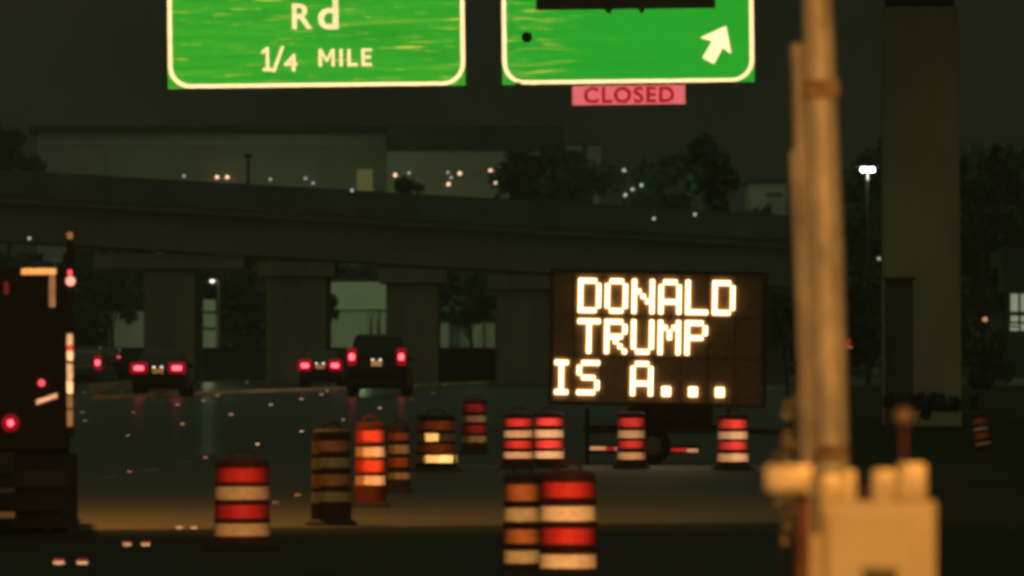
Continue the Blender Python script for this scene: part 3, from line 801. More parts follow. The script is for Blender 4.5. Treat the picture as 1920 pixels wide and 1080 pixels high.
# tiles of the display: seams stand a little proud
m = MB()
for i in range(9):
    x = (1081 - 50.3 + i * 50.3 - 5 - 1233) / SV
    m.box((x, .016, (bz0 + bz1) / 2), (.012, .012, bz1 - bz0 - .06))
for py in (594, 670): m.box(((bx0 + bx1) / 2, .0165, LV(0, py)[1]), (bx1 - bx0 - .06, .011, .012))
vpart(m, 'seam', M['board_frame'])
CP, RPX = 8.45, 9.25
def chars(text, px0, pyt):
    for i, ch in enumerate(text):
        if ch == ' ': continue
        m = MB(); bx = px0 + i * 50.3
        rows = FONT[ch]
        for r_, row in enumerate(rows):
            for c_, q in enumerate(row):
                if q == '#':
                    x, z = LV(bx + c_ * CP + CP / 2, pyt + r_ * RPX + RPX / 2)
                    m.box((x, .004 - .0012 * ((r_ * 2 + c_) % 5), z), (CP / SV * .94, .034, RPX / SV * .90))
        vpart(m, 'character', M['led'])
chars('DONALD', 1083, 524); chars('TRUMP', 1083, 600); chars(' IS A...', 1083 - 2 * 50.3, 678)
# the trailer
zt = .62
m = MB(); m.box((0, .5, zt), (2.6, .12, .14)); m.box((0, 2.0, zt), (2.6, .12, .14)); m.box((-1.2, 1.25, zt - .001), (.12, 1.4, .14)); m.box((1.2, 1.25, zt - .001), (.12, 1.4, .14))
m.tube((1.3, 1.25, zt), (3.1, 1.25, zt - .1), .06, .05, 8); m.build('chassis', M['trailer'], vm)
m = MB(); m.box((0, .55, (bz0 + zt) / 2 + .02), (.22, .22, bz0 - zt - .04)); m.build('mast', M['trailer'], vm)
m = MB(); m.box((.25, 1.25, zt + .36), (1.5, .9, .56), bevel=.03); m.build('battery_box', M['trailer'], vm)
for y in (.15, 2.3):
    m = MB(); m.lathe([(.30, -.10), (.34, -.06), (.34, .06), (.30, .10)], 22, Matrix.Translation((-.1, y + .1, .34)) @ Matrix.Rotation(R(90), 4, 'X'))
    wv = m.build('wheel', M['tyre'], vm, True)
    m = MB(); m.lathe([(.17, -.115), (.17, .115)], 16, Matrix.Translation((-.1, y + .1, .34)) @ Matrix.Rotation(R(90), 4, 'X')); m.build('rim', M['rim'], wv)
for x in (-1.25, 1.28):
    m = MB(); m.tube((x, .40, .02), (x, .40, 1.0), .04, n=8); m.box((x, .40, .015), (.2, .2, .03)); m.build('jack', M['trailer'], vm)
tz = LV(0, 843)[1]
segs = [(1106, 1136, 'w'), (1136, 1153, 'r'), (1153, 1175, 'w'), (1175, 1228, 'r'), (1229, 1253, 'w'), (1253, 1288, 'r'), (1288, 1310, 'w')]
m = MB(); m.box((LV(1208, 0)[0], .40, tz), (1.98, .05, .16)); bar = m.build('light_bar', M['trailer'], vm)
for q0, q1, k in segs:
    a, b = LV(q0, 0)[0], LV(q1, 0)[0]
    m = MB(); m.box(((a + b) / 2, .368, tz - .0002 * (q0 - 1200)), (b - a - .006, .008, .062)); m.build('reflective_tape', M['tape_white' if k == 'w' else 'tape_red'], bar)
# slim rod beside it
p = P(1463, 556, 170); q = P(1476, 690, 170)
t = thing('slim_post', (q.x, 170, 0), 'slim leaning post between the message board and the wooden pole', 'post')
m = MB(); m.tube((0.10, 0, 0), (p.x - q.x, 0, p.z), .035, .025, 8); m.build('rod', M['board_frame'], t)
m = MB(); m.tube((.10, 0, -.01), (.10, 0, .12), .10, .06, 10); m.build('foot', M['black'], t)

# ------------------------------------------------------------------ traffic drums
def drum(px, wpx, bands, base_py, bset, label, tilt=0, dull=False, patches=(), top_py=None, scale=1.0):
    """bands: (top row, bottom row) of each band in the photograph, orange first."""
    d = EYE * F / (base_py - HOR); s_ = F / d
    p = P(px, base_py, d)
    o = thing('traffic_drum', (p.x, d, 0), label, 'traffic drum', 'traffic drums along the closed lane')
    o.rotation_euler = (0, tilt, 0)
    rb = wpx / 2 / s_
    zz = lambda py: (base_py - py) / s_
    t0 = zz(bands[0][0]); H = (zz(top_py) if top_py else t0 + .10)
    def rad(z): return rb * (1.0 - .07 * max(0, min(1, (z / H))))
    prof = [(rb * .99, .055)]
    bl = sorted([(zz(b), zz(a)) for a, b in bands])
    for lo, hi in bl:
        prof += [(rad(lo) * 1.0 + .012, lo - .022), (rad(lo) - .006, lo - .006), (rad(hi) - .006, hi + .006), (rad(hi) + .006, hi + .022)]
    prof += [(rad(H) + .0, H - .02), (rad(H) - .03, H), (rad(H) * .55, H + .012), (rad(H) * .5, H + .01)]
    pf = [prof[0]]
    for q in prof[1:]:
        if q[1] > pf[-1][1] + .001: pf.append(q)
    m = MB(); m.lathe(pf, 36); m.build('drum_body', M['plastic_dark' if dull else 'plastic'], o, True)
    m = MB(); m.lathe([(rb * 1.28, 0.0), (rb * 1.28, .03), (rb * 1.05, .075), (rb * .8, .08)], 36); m.build('rubber_base', M['rubber'], o, True)
    m = MB(); hr = rb * .45
    for i in range(8):
        a, b = math.pi * i / 8, math.pi * (i + 1) / 8
        m.tube((hr * math.cos(a), 0, H + .005 + .09 * math.sin(a)), (hr * math.cos(b), 0, H + .005 + .09 * math.sin(b)), .016, n=8)
    m.build('handle', M['plastic_dark' if dull else 'plastic'], o, True)
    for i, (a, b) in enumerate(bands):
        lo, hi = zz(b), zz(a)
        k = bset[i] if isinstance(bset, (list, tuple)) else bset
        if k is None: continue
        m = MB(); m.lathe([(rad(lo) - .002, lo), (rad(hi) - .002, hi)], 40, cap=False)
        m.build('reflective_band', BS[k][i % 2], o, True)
    for (q0, q1, a, b) in patches:
        lo, hi = zz(b), zz(a); xx0, xx1 = (q0 - px) / s_, (q1 - px) / s_
        m = MB(); bm = m.bm; n_ = 8; rows = []
        for z in (lo, hi):
            r_ = rad(z) + .004
            rows.append([bm.verts.new((x, -math.sqrt(max(.0004, r_ * r_ - x * x)), z)) for x in [xx0 + (xx1 - xx0) * i / n_ for i in range(n_ + 1)]])
        for i in range(n_): bm.faces.new((rows[0][i], rows[0][i + 1], rows[1][i + 1], rows[1][i]))
        m.build('gap_light_patch', M['gap_light'], o)  # headlight slipping between drums, painted on as a bright piece
    return o
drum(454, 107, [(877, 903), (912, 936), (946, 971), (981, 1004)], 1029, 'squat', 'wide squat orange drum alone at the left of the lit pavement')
drum(621, 76, [(826, 846), (858, 876), (889, 910), (922, 940)], 985, 'shaded', 'dark grimy drum, unlit, left of the brightest orange drum', dull=True, top_py=806)
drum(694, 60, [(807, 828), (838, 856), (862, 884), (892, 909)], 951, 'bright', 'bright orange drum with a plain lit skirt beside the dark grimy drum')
drum(748, 44, [(811, 825), (834, 850), (858, 875), (886, 898)], 925, 'underlit', 'thin faded drum just right of the bright orange drum', dull=True)
drum(818, 78, [(789, 806), (812, 827), (832, 848), (853, 867)], 884, ['underlit', 'shaded', 'underlit', 'shaded'], 'dull drum with two painted patches of light through a gap', dull=True,
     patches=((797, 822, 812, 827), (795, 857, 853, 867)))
drum(890, 48, [(758, 772), (779, 791), (797, 811), (817, 829)], 852, 'dusky', 'small dark red drum standing highest, behind the dull drum with painted light')
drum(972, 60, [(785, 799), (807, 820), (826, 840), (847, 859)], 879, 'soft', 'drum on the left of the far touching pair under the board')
drum(1029, 60, [(784, 798), (806, 820), (825, 840), (846, 859)], 877, 'well_lit', 'drum on the right of the far touching pair under the board')
drum(1184, 56, [(784, 800), (807, 821), (826, 840), (848, 861)], 878, 'well_lit', 'bright drum in the middle in front of the board trailer')
drum(1374, 61, [(787, 803), (809, 823), (828, 843), (850, 865)], 881, 'well_lit', 'bright drum at the right end below the board')
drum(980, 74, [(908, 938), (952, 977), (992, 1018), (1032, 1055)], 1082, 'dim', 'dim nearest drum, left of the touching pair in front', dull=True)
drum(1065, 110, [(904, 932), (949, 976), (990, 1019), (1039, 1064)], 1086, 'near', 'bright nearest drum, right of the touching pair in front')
drum(1846, 32, [(783, 794), (800, 806), (810, 822), (828, 834)], 850, 'underlit', 'small tilted drum lost in the dark at the far right', tilt=-.16, dull=True)

# ------------------------------------------------------------------ road studs
mproto = None
def stud(px, py, red=False, big=1.0, dim=False):
    global mproto
    p = G(px, py)
    if mproto is None:
        mproto = thing('road_stud', (0, 0, 0), 'small square reflective road stud shining white on the dark road', 'road stud', 'white road studs on the dark road')
        m = MB(); m.loft([[(-.055, -.055, 0), (.055, -.055, 0), (.055, .055, 0), (-.055, .055, 0)], [(-.045, -.03, .028), (.045, -.03, .028), (.045, .03, .028), (-.045, .03, .028)]])
        m.build('stud_body', M['galv'], mproto)
        m = MB(); bm = m.bm
        v = [bm.verts.new(q) for q in ((-.045, -.057, .004), (.045, -.057, .004), (.04, -.036, .030), (-.04, -.036, .030))]; bm.faces.new(v)
        m.build('lens', M['marker_lens'], mproto)
        o = mproto
    else:
        o = copy_tree(mproto)
    f = max(.75, p.y / 205.0) * big
    o.location = (p.x, p.y, p.z + .003); o.scale = (f, f, f)
    return o
studs = [(155, 773), (250, 773), (342, 796), (333, 760), (376, 718), (378, 737), (402, 738), (408, 743), (382, 752), (433, 777), (462, 718), (508, 760),
         (483, 834), (545, 717), (614, 717), (613, 734), (603, 741), (644, 788), (712, 766), (773, 749), (785, 718), (815, 718),
         (832, 723), (240, 818), (225, 727), (228, 736), (185, 722), (565, 749), (566, 810), (133, 857), (160, 790),
         (60, 901), (920, 794), (936, 790), (811, 738), (158, 736)]
for q in studs: stud(*q)
# larger paired studs in the near lane
big = thing('lane_marker', (0, 0, 0), 'flat bright pair of lane marker reflectors', 'lane marker', 'bright lane markers in the near lane')
gap = .11
for sx2 in (-1, 1):
    m = MB(); m.loft([[(sx2 * gap - .055, -.05, 0), (sx2 * gap + .055, -.05, 0), (sx2 * gap + .055, .05, 0), (sx2 * gap - .055, .05, 0)],
                      [(sx2 * gap - .05, -.02, .040), (sx2 * gap + .05, -.02, .040), (sx2 * gap + .05, .02, .040), (sx2 * gap - .05, .02, .040)]])
    hb = m.build('marker_body', M['plastic_dark'], big)
    m = MB(); bm = m.bm
    v = [bm.verts.new((sx2 * gap + a, b, c)) for a, b, c in ((-.05, -.052, .004), (.05, -.052, .004), (.05, -.024, .032), (-.05, -.024, .032))]; bm.faces.new(v)
    m.build('lens', M['pair_lens'], hb)
    m = MB(); bm = m.bm
    v = [bm.verts.new((sx2 * gap + a, b, c)) for a, b, c in ((-.05, -.0235, .0325), (.05, -.0235, .0325), (.048, -.018, .043), (-.048, -.018, .043))]; bm.faces.new(v)
    m.build('red_edge', M['marker_red'], hb)
pairs = [(133, 1060, 1.05), (256, 1025, .9), (350, 993, .78)]
plabs = ['nearest pair of bright lane markers in the bottom left corner', 'second pair of bright lane markers from the bottom left',
         'third pair of lane markers at the edge of the lit pavement beside the squat drum']
for i, (px, py, k) in enumerate(pairs):
    o = big if i == 0 else copy_tree(big)
    p = G(px, py); o.location = (p.x, p.y, p.z + .012); o.scale = (k, k, k); o['label'] = plabs[i]
for (px, py, k, lab) in ((519, 946, .8, 'lane marker on the pavement just right of the squat drum'), (559, 931, .9, 'lane marker left of the dark grimy drum'),
                         (386, 860, .8, 'bright lane marker above the squat drum'), (244, 887, .8, 'bright lane marker at the far left of the lit pavement')):
    o = big.copy(); COL.objects.link(o); o['label'] = lab
    for ch in big.children[:1]: copy_tree(ch, o)
    p = G(px, py); o.location = (p.x + .1 * k, p.y, p.z + .012); o.scale = (k, k, k)

# ------------------------------------------------------------------ vehicles seen from behind
def sect(w, z0, z1, y, tuck=.0, n=5, r=.16):
    """A rounded cross-section of a car body; x across, z up, narrower at the top by tuck."""
    pts = []
    for cx, cz, a0 in ((w / 2 - r, z0 + r, -90), (w / 2 - r - tuck, z1 - r, 0), (-w / 2 + r + tuck, z1 - r, 90), (-w / 2 + r, z0 + r, 180)):
        for i in range(n):
            a = R(a0 + 90 * i / (n - 1)); pts.append((cx + r * math.cos(a), y, cz + r * math.sin(a)))
    return pts
def car(px, d, W_, H_, kind, label, paint, lamp_z, lamp_w, lamp_h, lamp_x, platez, rz=0, tail='tail', plate='plate', plate_on=True, name='car'):
    p = GD(px, d)
    o = thing(name, p, label, 'car', rz=rz)
    hw = W_ / 2; Ln = 4.6
    belt = H_ * (.56 if kind == 'suv' else .62)
    cl = .24
    m = MB()
    m.loft([sect(W_ * .86, cl + .12, belt - .10, 0, .02, r=.12), sect(W_ * .96, cl + .02, belt - .02, .10, .03), sect(W_, cl, belt, .5, .03),
            sect(W_, cl, belt, 2.2, .03), sect(W_, cl, belt - .06, 3.4, .04), sect(W_ * .96, cl + .02, belt - .16, 4.3, .06), sect(W_ * .8, cl + .14, belt - .28, Ln, .06, r=.10)])
    m.build('body', paint, o, True)
    ya, yb, yc, yd = (.12, .42, 2.5, 3.3) if kind == 'suv' else (.55, 1.35, 2.5, 3.35)
    m = MB()
    m.loft([sect(W_ * .92, belt - .12, belt + .04, ya, .02, r=.05), sect(W_ * .86, belt - .1, H_ - .06, yb, .11, r=.09), sect(W_ * .86, belt - .1, H_, (yb + yc) / 2, .12, r=.10),
            sect(W_ * .86, belt - .1, H_ - .05, yc, .12, r=.09), sect(W_ * .92, belt - .12, belt + .02, yd, .02, r=.05)])
    m.build('cabin', paint, o, True)
    # rear window, side windows
    m = MB(); bm = m.bm
    t0, t1 = .16, .86
    def rw(t): return ya + (yb - ya) * t - .03, belt + .04 + (H_ - .06 - belt - .04) * t
    (y0, z0), (y1, z1) = rw(t0), rw(t1)
    v = [bm.verts.new(q) for q in ((-W_ * .40, y0, z0), (W_ * .40, y0, z0), (W_ * .345, y1, z1), (-W_ * .345, y1, z1))]
    v2 = [bm.verts.new(q) for q in ((-W_ * .40, y0 + .05, z0), (W_ * .40, y0 + .05, z0), (W_ * .345, y1 + .05, z1), (-W_ * .345, y1 + .05, z1))]
    bm.faces.new(v); bm.faces.new(v2[::-1])
    for i in range(4): j = (i + 1) % 4; bm.faces.new((v[j], v[i], v2[i], v2[j]))
    m.build('rear_window', M['glass'], o)
    m = MB(); m.box((0, .02, cl + .20), (W_ * .94, .12, .20), bevel=.04); m.build('bumper', M['car_dark'], o)
    for sgn in (-1, 1):
        m = MB(); m.box((sgn * lamp_x, .035, lamp_z), (lamp_w * 1.34, .12, lamp_h * 2.1), bevel=min(lamp_w, lamp_h) * .4); tl = m.build('tail_lamp', M['tail_halo' if tail == 'tail' else 'black'], o)  # oversized glowing surround imitates the red halo
        m = MB(); m.box((sgn * lamp_x, -.02, lamp_z), (lamp_w * .72, .03, lamp_h * .74), bevel=min(lamp_w, lamp_h) * .2); m.build('bulb', M[tail], tl)
        m = MB(); m.box((sgn * (hw - .03), 2.9, belt + .06), (.18, .12, .13), bevel=.03); m.build('wing_mirror', paint, o)
        for y in (.85, 3.65):
            m = MB(); rx = hw - .12
            T_ = Matrix.Translation((sgn * rx, y, .33)) @ Matrix.Rotation(R(90), 4, 'Y')
            m.lathe([(.27, -.115), (.33, -.09), (.335, 0), (.33, .09), (.27, .115)], 22, T_); wh = m.build('wheel', M['tyre'], o, True)
            m = MB(); m.lathe([(.20, -.125), (.20, .125)], 16, T_); m.build('rim', M['rim'], wh)
    if plate_on:
        m = MB(); m.box((0, -.035 if kind != 'suv' else -.03, platez), (.34, .02, .17)); m.build('number_plate', M[plate], o)
        for sgn in (-1, 1):
            m = MB(); m.box((sgn * .12, -.05, platez + .11), (.07, .03, .035)); m.build('plate_lamp', M['bulb_white'], o)
    return o
car(296, 262, 1.68, 1.43, 'sedan', 'dark sedan with two wide red tail lights and a lit plate', M['car_dark'], .88, .40, .17, .585, .80, rz=R(-2))
car(706, 264, 1.92, 1.92, 'suv', 'tall dark suv with round red tail lights before the lit building', M['car_dark'], 1.22, .22, .26, .765, 1.02, rz=R(-2), plate='plate_dim')
car(600, 305, 1.56, 1.36, 'sedan', 'small car with red lights half hidden left of the dark suv', M['car_grey'], .84, .36, .20, .54, .80, rz=R(-2), plate='plate_dim')
car(143, 300, 1.72, 1.42, 'sedan', 'car with a single visible red light behind the truck edge', M['car_silver'], .95, .20, .24, .76, .70, rz=R(-6), plate_on=False)
car(196, 372, 1.6, 1.45, 'sedan', 'far car with dim red lights beyond the left opening', M['car_dark'], 1.02, .20, .12, .62, .72, tail='tail_low', plate_on=False)
car(160, 366, 1.6, 1.5, 'suv', 'farthest dim car beside the truck edge at the left', M['car_grey'], 1.05, .18, .12, .60, .72, tail='tail_low', plate_on=False)

# ------------------------------------------------------------------ work truck at the left
DT = 97.8; ST = F / DT
def LT(px, py): p = P(px, py, DT); return (p.x, p.z)
xr = LT(146, 0)[0]; xl = xr - 2.5
tk = thing('work_truck', (xr, DT, 0), 'dark box truck at the left edge with red lights and reflective tape', 'truck', rz=.058)
def TX(px): return LT(px, 0)[0] - xr
def TZ(py): return LT(0, py)[1]
m = MB(); m.box((-1.27, 3.0, (TZ(500) + .95) / 2), (2.36, 5.9, TZ(500) - .95), bevel=.03); m.build('box_body', M['truck_body'], tk)
m = MB(); m.box((-1.27, 3.5, .82), (1.1, 8.6, .22)); m.build('chassis', M['black'], tk)
m = MB(); m.box((-1.27, 7.3, 1.55), (2.3, 2.2, 1.9), bevel=.15); cb = m.build('cab', M['truck_body'], tk)
m = MB(); m.box((-1.27, 8.42, 1.95), (2.0, .04, .8)); m.build('windscreen', M['glass'], cb)
m = MB(); m.box((-1.27, -.10, .62), (2.36, .16, .20), bevel=.03); bmp = m.build('bumper', M['black'], tk)
m = MB()
m.box((-.36, .30, .48), (.72, .02, .86)); m.build('mud_flap', M['rubber'], tk)
m = MB(); m.box((-2.12, .30, .48), (.72, .02, .86)); m.build('mud_flap', M['rubber'], tk)
m = MB(); m.box((-1.27, -.06, .36), (2.2, .10, .22), bevel=.02); m.build('underride_guard', M['truck_body'], tk)
for x in (-.20, -.48, -2.05, -2.33):
    for y in ((1.1,) if True else ()):
        T_ = Matrix.Translation((x, y, .50)) @ Matrix.Rotation(R(90), 4, 'Y')
        m = MB(); m.lathe([(.40, -.125), (.49, -.10), (.50, 0), (.49, .10), (.40, .125)], 24, T_); wh = m.build('wheel', M['tyre'], tk, True)
        m = MB(); m.lathe([(.28, -.13), (.28, .13)], 16, T_); m.build('rim', M['rim'], wh)
for x in (-.25, -2.28):
    T_ = Matrix.Translation((x, 7.0, .50)) @ Matrix.Rotation(R(90), 4, 'Y')
    m = MB(); m.lathe([(.40, -.125), (.49, -.10), (.50, 0), (.49, .10), (.40, .125)], 24, T_); wh = m.build('wheel', M['tyre'], tk, True)
    m = MB(); m.lathe([(.28, -.13), (.28, .13)], 16, T_); m.build('rim', M['rim'], wh)
m = MB(); a, b = TX(40), TX(105); m.box(((a + b) / 2, .034, (TZ(503) + TZ(515)) / 2), (b - a, .012, .072)); m.build('corner_tape', M['tape_amber'], tk)
m = MB(); a, b = TX(92), TX(104); m.box(((a + b) / 2, .034, (TZ(516) + TZ(576)) / 2), (b - a, .012, TZ(516) - TZ(576))); m.build('corner_tape', M['tape_dim'], tk)
m = MB(); a, b = TX(122), TX(140); m.box(((a + b) / 2, -.02, (TZ(450) + TZ(820)) / 2), (.09, .06, TZ(450) - TZ(820)), bevel=.01); post = m.build('edge_post', M['truck_body'], tk)
tz0 = [(626, 648, 'p'), (650, 656, 'r'), (657, 676, 'w'), (682, 712, 'p'), (714, 738, 'w'), (741, 765, 'd'), (768, 800, 'd'), (435, 448, 'd')]
for a_, b_, k in tz0:
    m = MB(); m.box((TX(131), -.058, (TZ(a_) + TZ(b_)) / 2), (.066, .010, TZ(a_) - TZ(b_) - .004))
    m.build('edge_tape', M[{'p': 'tape_pale', 'w': 'tape_white', 'r': 'tape_red', 'd': 'tape_dim'}[k]], post)
m = MB(); m.lathe([(.02, -.02), (.055, -.015), (.055, .02), (.03, .03)], 16, Matrix.Translation((TX(132), -.075, TZ(527))) @ Matrix.Rotation(R(90), 4, 'X')); m.build('marker_lamp', M['marker_lamp'], tk)
m = MB(); m.box((TX(131), -.06, TZ(511)), (.05, .02, .06), bevel=.01); m.build('marker_lamp', M['tail_low'], tk)
m = MB(); T_ = Matrix.Translation((TX(20), .0, TZ(793))) @ Matrix.Rotation(R(90), 4, 'X'); m.lathe([(.06, -.02), (.10, -.012), (.10, .02), (.06, .03)], 18, T_); tl = m.build('tail_lamp', M['tail_halo'], tk)  # outer disc glows dim red in place of a halo
m = MB(); m.lathe([(.035, .031), (.035, .045), (.015, .05)], 14, T_); m.build('bulb', M['tail'], tl)
m = MB(); m.lathe([(.02, -.015), (.04, -.01), (.04, .02), (.02, .03)], 16, Matrix.Translation((TX(78), .0, TZ(718))) @ Matrix.Rotation(R(90), 4, 'X')); m.build('tail_lamp', M['tail_low'], tk)
m = MB(); a, b = (TX(68), TZ(754)), (TX(107), TZ(741)); m.poly([(a[0], a[1] - .03), (b[0], b[1] - .03), (b[0], b[1] + .025), (a[0], a[1] + .025)], .018, .028); m.build('slanting_tape', M['tape_pale'], tk)
m = MB(); a = TX(12); m.box((a, .024, TZ(540)), (.05, .012, .14)); m.build('side_reflector', M['marker_red_dull'], tk)

# ------------------------------------------------------------------ wooden pole, conduits, cabinet
DP = 45.0; SPp = F / DP
def LP(px, py): p = P(px, py, DP); return (p.x, p.z)
base_x = LP(1560, 1421)[0]
pole = thing('utility_pole', (base_x, DP, 0), 'tall blurred utility pole lit orange with two conduits strapped to it', 'utility pole')
def PX(px): return LP(px, 0)[0] - base_x
def PZ(py): return LP(0, py)[1]
prof = [(1566, 1400, 37), (1558, 900, 36), (1553, 700, 36), (1548, 500, 35), (1542, 300, 33), (1535, 80, 30), (1532, 0, 29), (1500, -900, 24)]
rings = []
for px, py, hw in prof:
    x, z, r_ = PX(px), PZ(py), hw / SPp
    rings.append([(x + r_ * math.cos(2 * math.pi * i / 24), r_ * math.sin(2 * math.pi * i / 24), z) for i in range(24)])
m = MB(); m.loft(rings); m.build('shaft', M['galv'], pole, True)
def conduit(pts, rpx):
    m = MB()
    for (xa, ya), (xb, yb) in zip(pts, pts[1:]):
        m.tube((PX(xa), -.015, PZ(ya)), (PX(xb), -.015, PZ(yb)), rpx / SPp, n=14)
    return m.build('conduit', M['pvc'], pole, True)
conduit([(1493, 82), (1507, 480), (1514, 700), (1520, 1400)], 13)
conduit([(1487, 282), (1497, 520), (1503, 700), (1512, 1400)], 7.5)
for (px, py) in ((1539, 168), (1556, 850)):
    m = MB(); x, z = PX(px), PZ(py); r_ = 36 / SPp
    T_ = Matrix.Translation((x, 0, z)); m.lathe([(r_ - .002, -.05), (r_ + .002, -.04), (r_ + .002, .04), (r_ - .002, .05)], 24, T_)
    m.build('sleeve', M['sleeve'], pole, True)

DC = 33.0; SC = F / DC
c = P(1646, 940, DC)
cab = thing('electrical_cabinet', (c.x, DC, 0), 'pale metal electrical cabinet lit orange at the foot of the utility pole', 'cabinet')
def CX(px): return (px - 1646) / SC
def CZ(py): return P(0, py, DC).z
zt = CZ(940); w = (1756 - 1538) / SC
m = MB(); m.box((0, .16, (zt + .55) / 2), (w, .32, zt - .55), bevel=.012); m.build('housing', M['cabinet'], cab)
m = MB(); m.box((0, .16, .28), (w * .5, .2, .56)); m.build('pedestal', M['galv'], cab)
m = MB(); m.box((.0, -.012, (zt + .60) / 2 - .01), (w - .05, .022, zt - .67), bevel=.006); dr = m.build('door', M['cabinet'], cab)
m = MB(); m.box((CX(1649), -.026, CZ(1085)), (.135, .012, .085)); m.build('vent', M['black'], dr)
m = MB(); m.box((-w / 2 - .018, .10, (zt + .55) / 2 - .03), (.036, .18, zt - .75), bevel=.005); m.build('side_flange', M['cabinet'], cab)
# fittings on its top
def hub(px, py, wpx, hpx, name):
    m = MB(); rx, rz_ = wpx / 2 / SC, hpx / 2 / SC
    T_ = Matrix.Translation((CX(px), .10, CZ(py)))
    m.lathe([(rx * .55, -rz_ * 1.05), (rx * .8, -rz_ * .9), (rx, -rz_ * .5), (rx, rz_ * .2), (rx * .85, rz_ * .7), (rx * .5, rz_ * .97), (rx * .2, rz_)], 20, T_)
    return m.build(name, M['fitting'], cab, True)
def block(px, py, wpx, hpx, dep, name, bev):
    m = MB(); m.box((CX(px), .10, CZ(py)), (wpx / SC, dep, hpx / SC), bevel=bev); return m.build(name, M['fitting'], cab, True)
block(1557, 915, 40, 48, .08, 'conduit_hub', .016); block(1592, 911, 30, 56, .06, 'conduit_hub', .012)
block(1659, 910, 46, 58, .09, 'conduit_hub', .018); block(1711, 904, 56, 70, .12, 'conduit_hub', .022)
m = MB(); m.tube((CX(1612), .12, CZ(922)), (CX(1640), .12, CZ(922)), .009, n=8); m.build('link_pipe', M['rust_post'], cab)
m = MB(); m.tube((CX(1698), .10, CZ(870)), (CX(1696), .10, CZ(790)), .006, n=8); st = m.build('sensor_stem', M['rust_post'], cab)
m = MB(); m.lathe([(.012, -.03), (.036, -.022), (.04, 0), (.034, .022), (.014, .032)], 16, Matrix.Translation((CX(1696), .10, CZ(781)))); m.build('sensor_head', M['sensor'], st, True)
# meter box on its own post, left of the cabinet
DM = 31.0; SM = F / DM
c = P(1479, 898, DM)
mt = thing('meter_box', (c.x, DM, 0), 'small blurred orange lit box on a thin dark post left of the cabinet', 'meter box')
m = MB(); m.box((0, .05, c.z), (88 / SM, .10, 50 / SM), bevel=.018); m.build('box', M['fitting'], mt, True)
m = MB(); m.tube((.055, .07, 0), (.055, .07, c.z - 27 / SM), .024, n=10); m.build('post', M['rust_post'], mt)

# tall weed beside the meter post
rnd = random.Random(5)
p = P(1478, 900, 40.0)
wd = thing('tall_weed', (p.x, 40.0, 0), 'tall weed with a few glinting leaves left of the utility pole', 'weed')
z_at = lambda py: P(0, py, 40.0).z; x_at = lambda px: P(px, 0, 40.0).x - p.x
stems = [[(1490, 1420), (1484, 1000), (1478, 860), (1468, 806)], [(1496, 1420), (1500, 980), (1492, 800), (1488, 735)], [(1470, 1420), (1462, 1060), (1470, 960), (1462, 900)], [(1515, 1420), (1512, 1100), (1500, 960)]]
m = MB()
for st in stems:
    for a, b in zip(st, st[1:]): m.tube((x_at(a[0]), 0, z_at(a[1])), (x_at(b[0]), 0, z_at(b[1])), .004, .003, 6)
m.build('stem', M['bark'], wd)
m = MB(); bm = m.bm
for i in range(90):
    st = rnd.choice(stems[:3] if i < 70 else stems); k = rnd.randrange(len(st) - 1); t_ = rnd.random()
    px = st[k][0] * (1 - t_) + st[k + 1][0] * t_ + rnd.gauss(0, 9); py = st[k][1] * (1 - t_) + st[k + 1][1] * t_
    c_ = Vector((x_at(px), rnd.uniform(-.05, .05), z_at(py)))
    ax = Vector((rnd.gauss(0, 1), rnd.gauss(0, .6), rnd.gauss(0, .8))).normalized(); bx = ax.orthogonal().normalized(); s_ = rnd.uniform(.010, .030)
    bm.faces.new([bm.verts.new(c_ + ax * s_ * 1.5), bm.verts.new(c_ + bx * s_ * .6), bm.verts.new(c_ - ax * s_ * 1.5), bm.verts.new(c_ - bx * s_ * .6)])
m.build('foliage', M['leaf_weed'], wd)

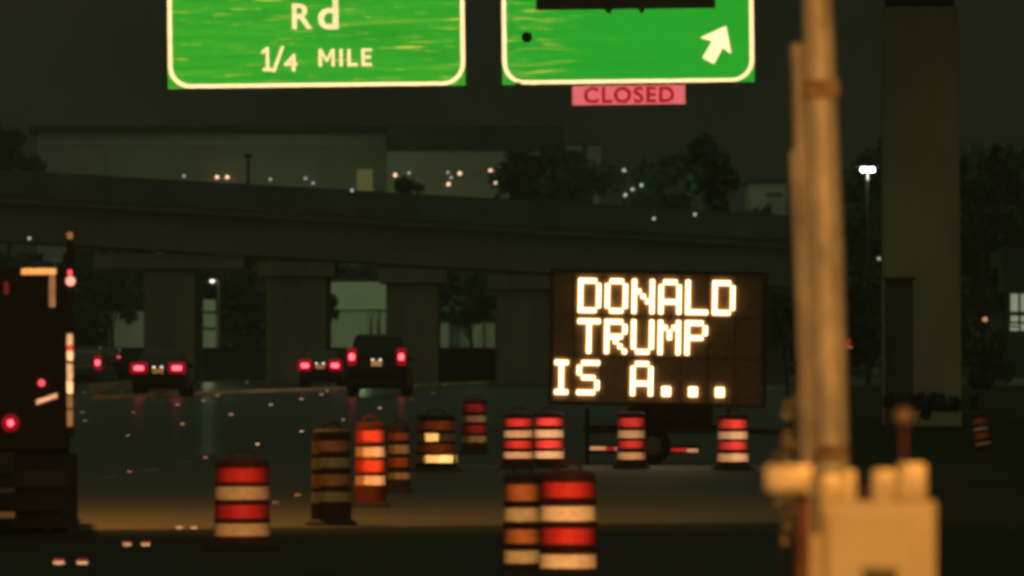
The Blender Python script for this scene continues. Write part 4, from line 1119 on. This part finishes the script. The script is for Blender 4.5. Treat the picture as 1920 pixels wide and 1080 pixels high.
# odd small lights at the right
p = P(1589, 645, 210)
t = thing('red_reflector_post', (p.x, 210, gz(210)), 'red and white reflector post peeping from behind the utility pole', 'reflector post')
hz = p.z - gz(210)
m = MB(); m.tube((0, .05, 0), (0, .05, hz + .2), .04, n=8); m.build('post', M['steel_dark'], t)
m = MB(); m.box((0, 0, hz), (.16, .02, .24)); m.build('red_plate', M['tape_red'], t)
m = MB(); m.box((.03, -.014, hz - .08), (.18, .006, .05)); m.build('white_strip', M['tape_pale'], t)
p = P(1847, 599, 280)
t = thing('path_lamp', (p.x, 280, gz(280)), 'faint orange lamp on a thin post right of the flyover pier', 'lamp')
hz = p.z - gz(280)
m = MB(); m.tube((-.1, .05, 0), (-.12, .05, hz + 1.5), .03, n=8); m.build('post', M['steel_dark'], t)
m = MB(); m.lathe([(.03, -.08), (.09, -.03), (.09, .04), (.04, .08)], 12, Matrix.Translation((0, 0, hz))); m.build('lens', glow('lens_orange', (1, .45, .25), .55), t, True)
m = MB(); m.tube((-.1, .05, hz), (0, 0, hz + .1), .02, n=6); m.build('arm', M['steel_dark'], t)

# ------------------------------------------------------------------ sodium street lamps that light the place (just out of view)
def street_lamp(x, y, h, armx, army, label, energy, target, size, blend):
    o = thing('street_lamp', (x, y, 0), label, 'street lamp')
    m = MB(); m.tube((0, 0, 0), (0, 0, h), .11, .07, 12); m.build('pole', M['galv'], o)
    m = MB(); m.tube((0, 0, h - .05), (armx, army, h + .15), .04, n=8); m.build('arm', M['galv'], o)
    m = MB(); m.box((armx, army, h + .16), (.34, .34, .14), bevel=.04); hd = m.build('lamp_head', M['steel_dark'], o)
    m = MB(); m.box((armx, army, h + .075), (.24, .24, .03)); m.build('lens', M['sodium_lens'], hd)
    lamp('SPOT', 'sodium_light', (x + armx, y + army, h), energy, SODIUM, target, size, blend, .12)
    return o
street_lamp(6.5, 22, 8.2, -1.6, 0, 'sodium street lamp by the roadside near the utility pole', 14500, (1.45, 38, 2.2), 44, .5)
street_lamp(-12, 106, 9.6, 5.8, 0, 'tall sodium street lamp over the concrete pavement', 3700, (-6.2, 109, 0), 136, .6)

# ------------------------------------------------------------------ thin haze added to lift the dark tones
m = MB(); m.box((0, 290, 19), (700, 640, 40.5))
hz_m = bpy.data.materials.new('haze'); hz_m.use_nodes = True
hn = hz_m.node_tree; hn.nodes.clear()
ho = hn.nodes.new('ShaderNodeOutputMaterial'); hv = hn.nodes.new('ShaderNodeVolumePrincipled')
hv.inputs['Color'].default_value = (.74, .90, .80, 1); hv.inputs['Density'].default_value = .00032
hn.links.new(hv.outputs[0], ho.inputs['Volume'])
tag(m.build('haze', hz_m), 'thin haze added over the whole road to lift the darks', 'haze', kind='stuff')
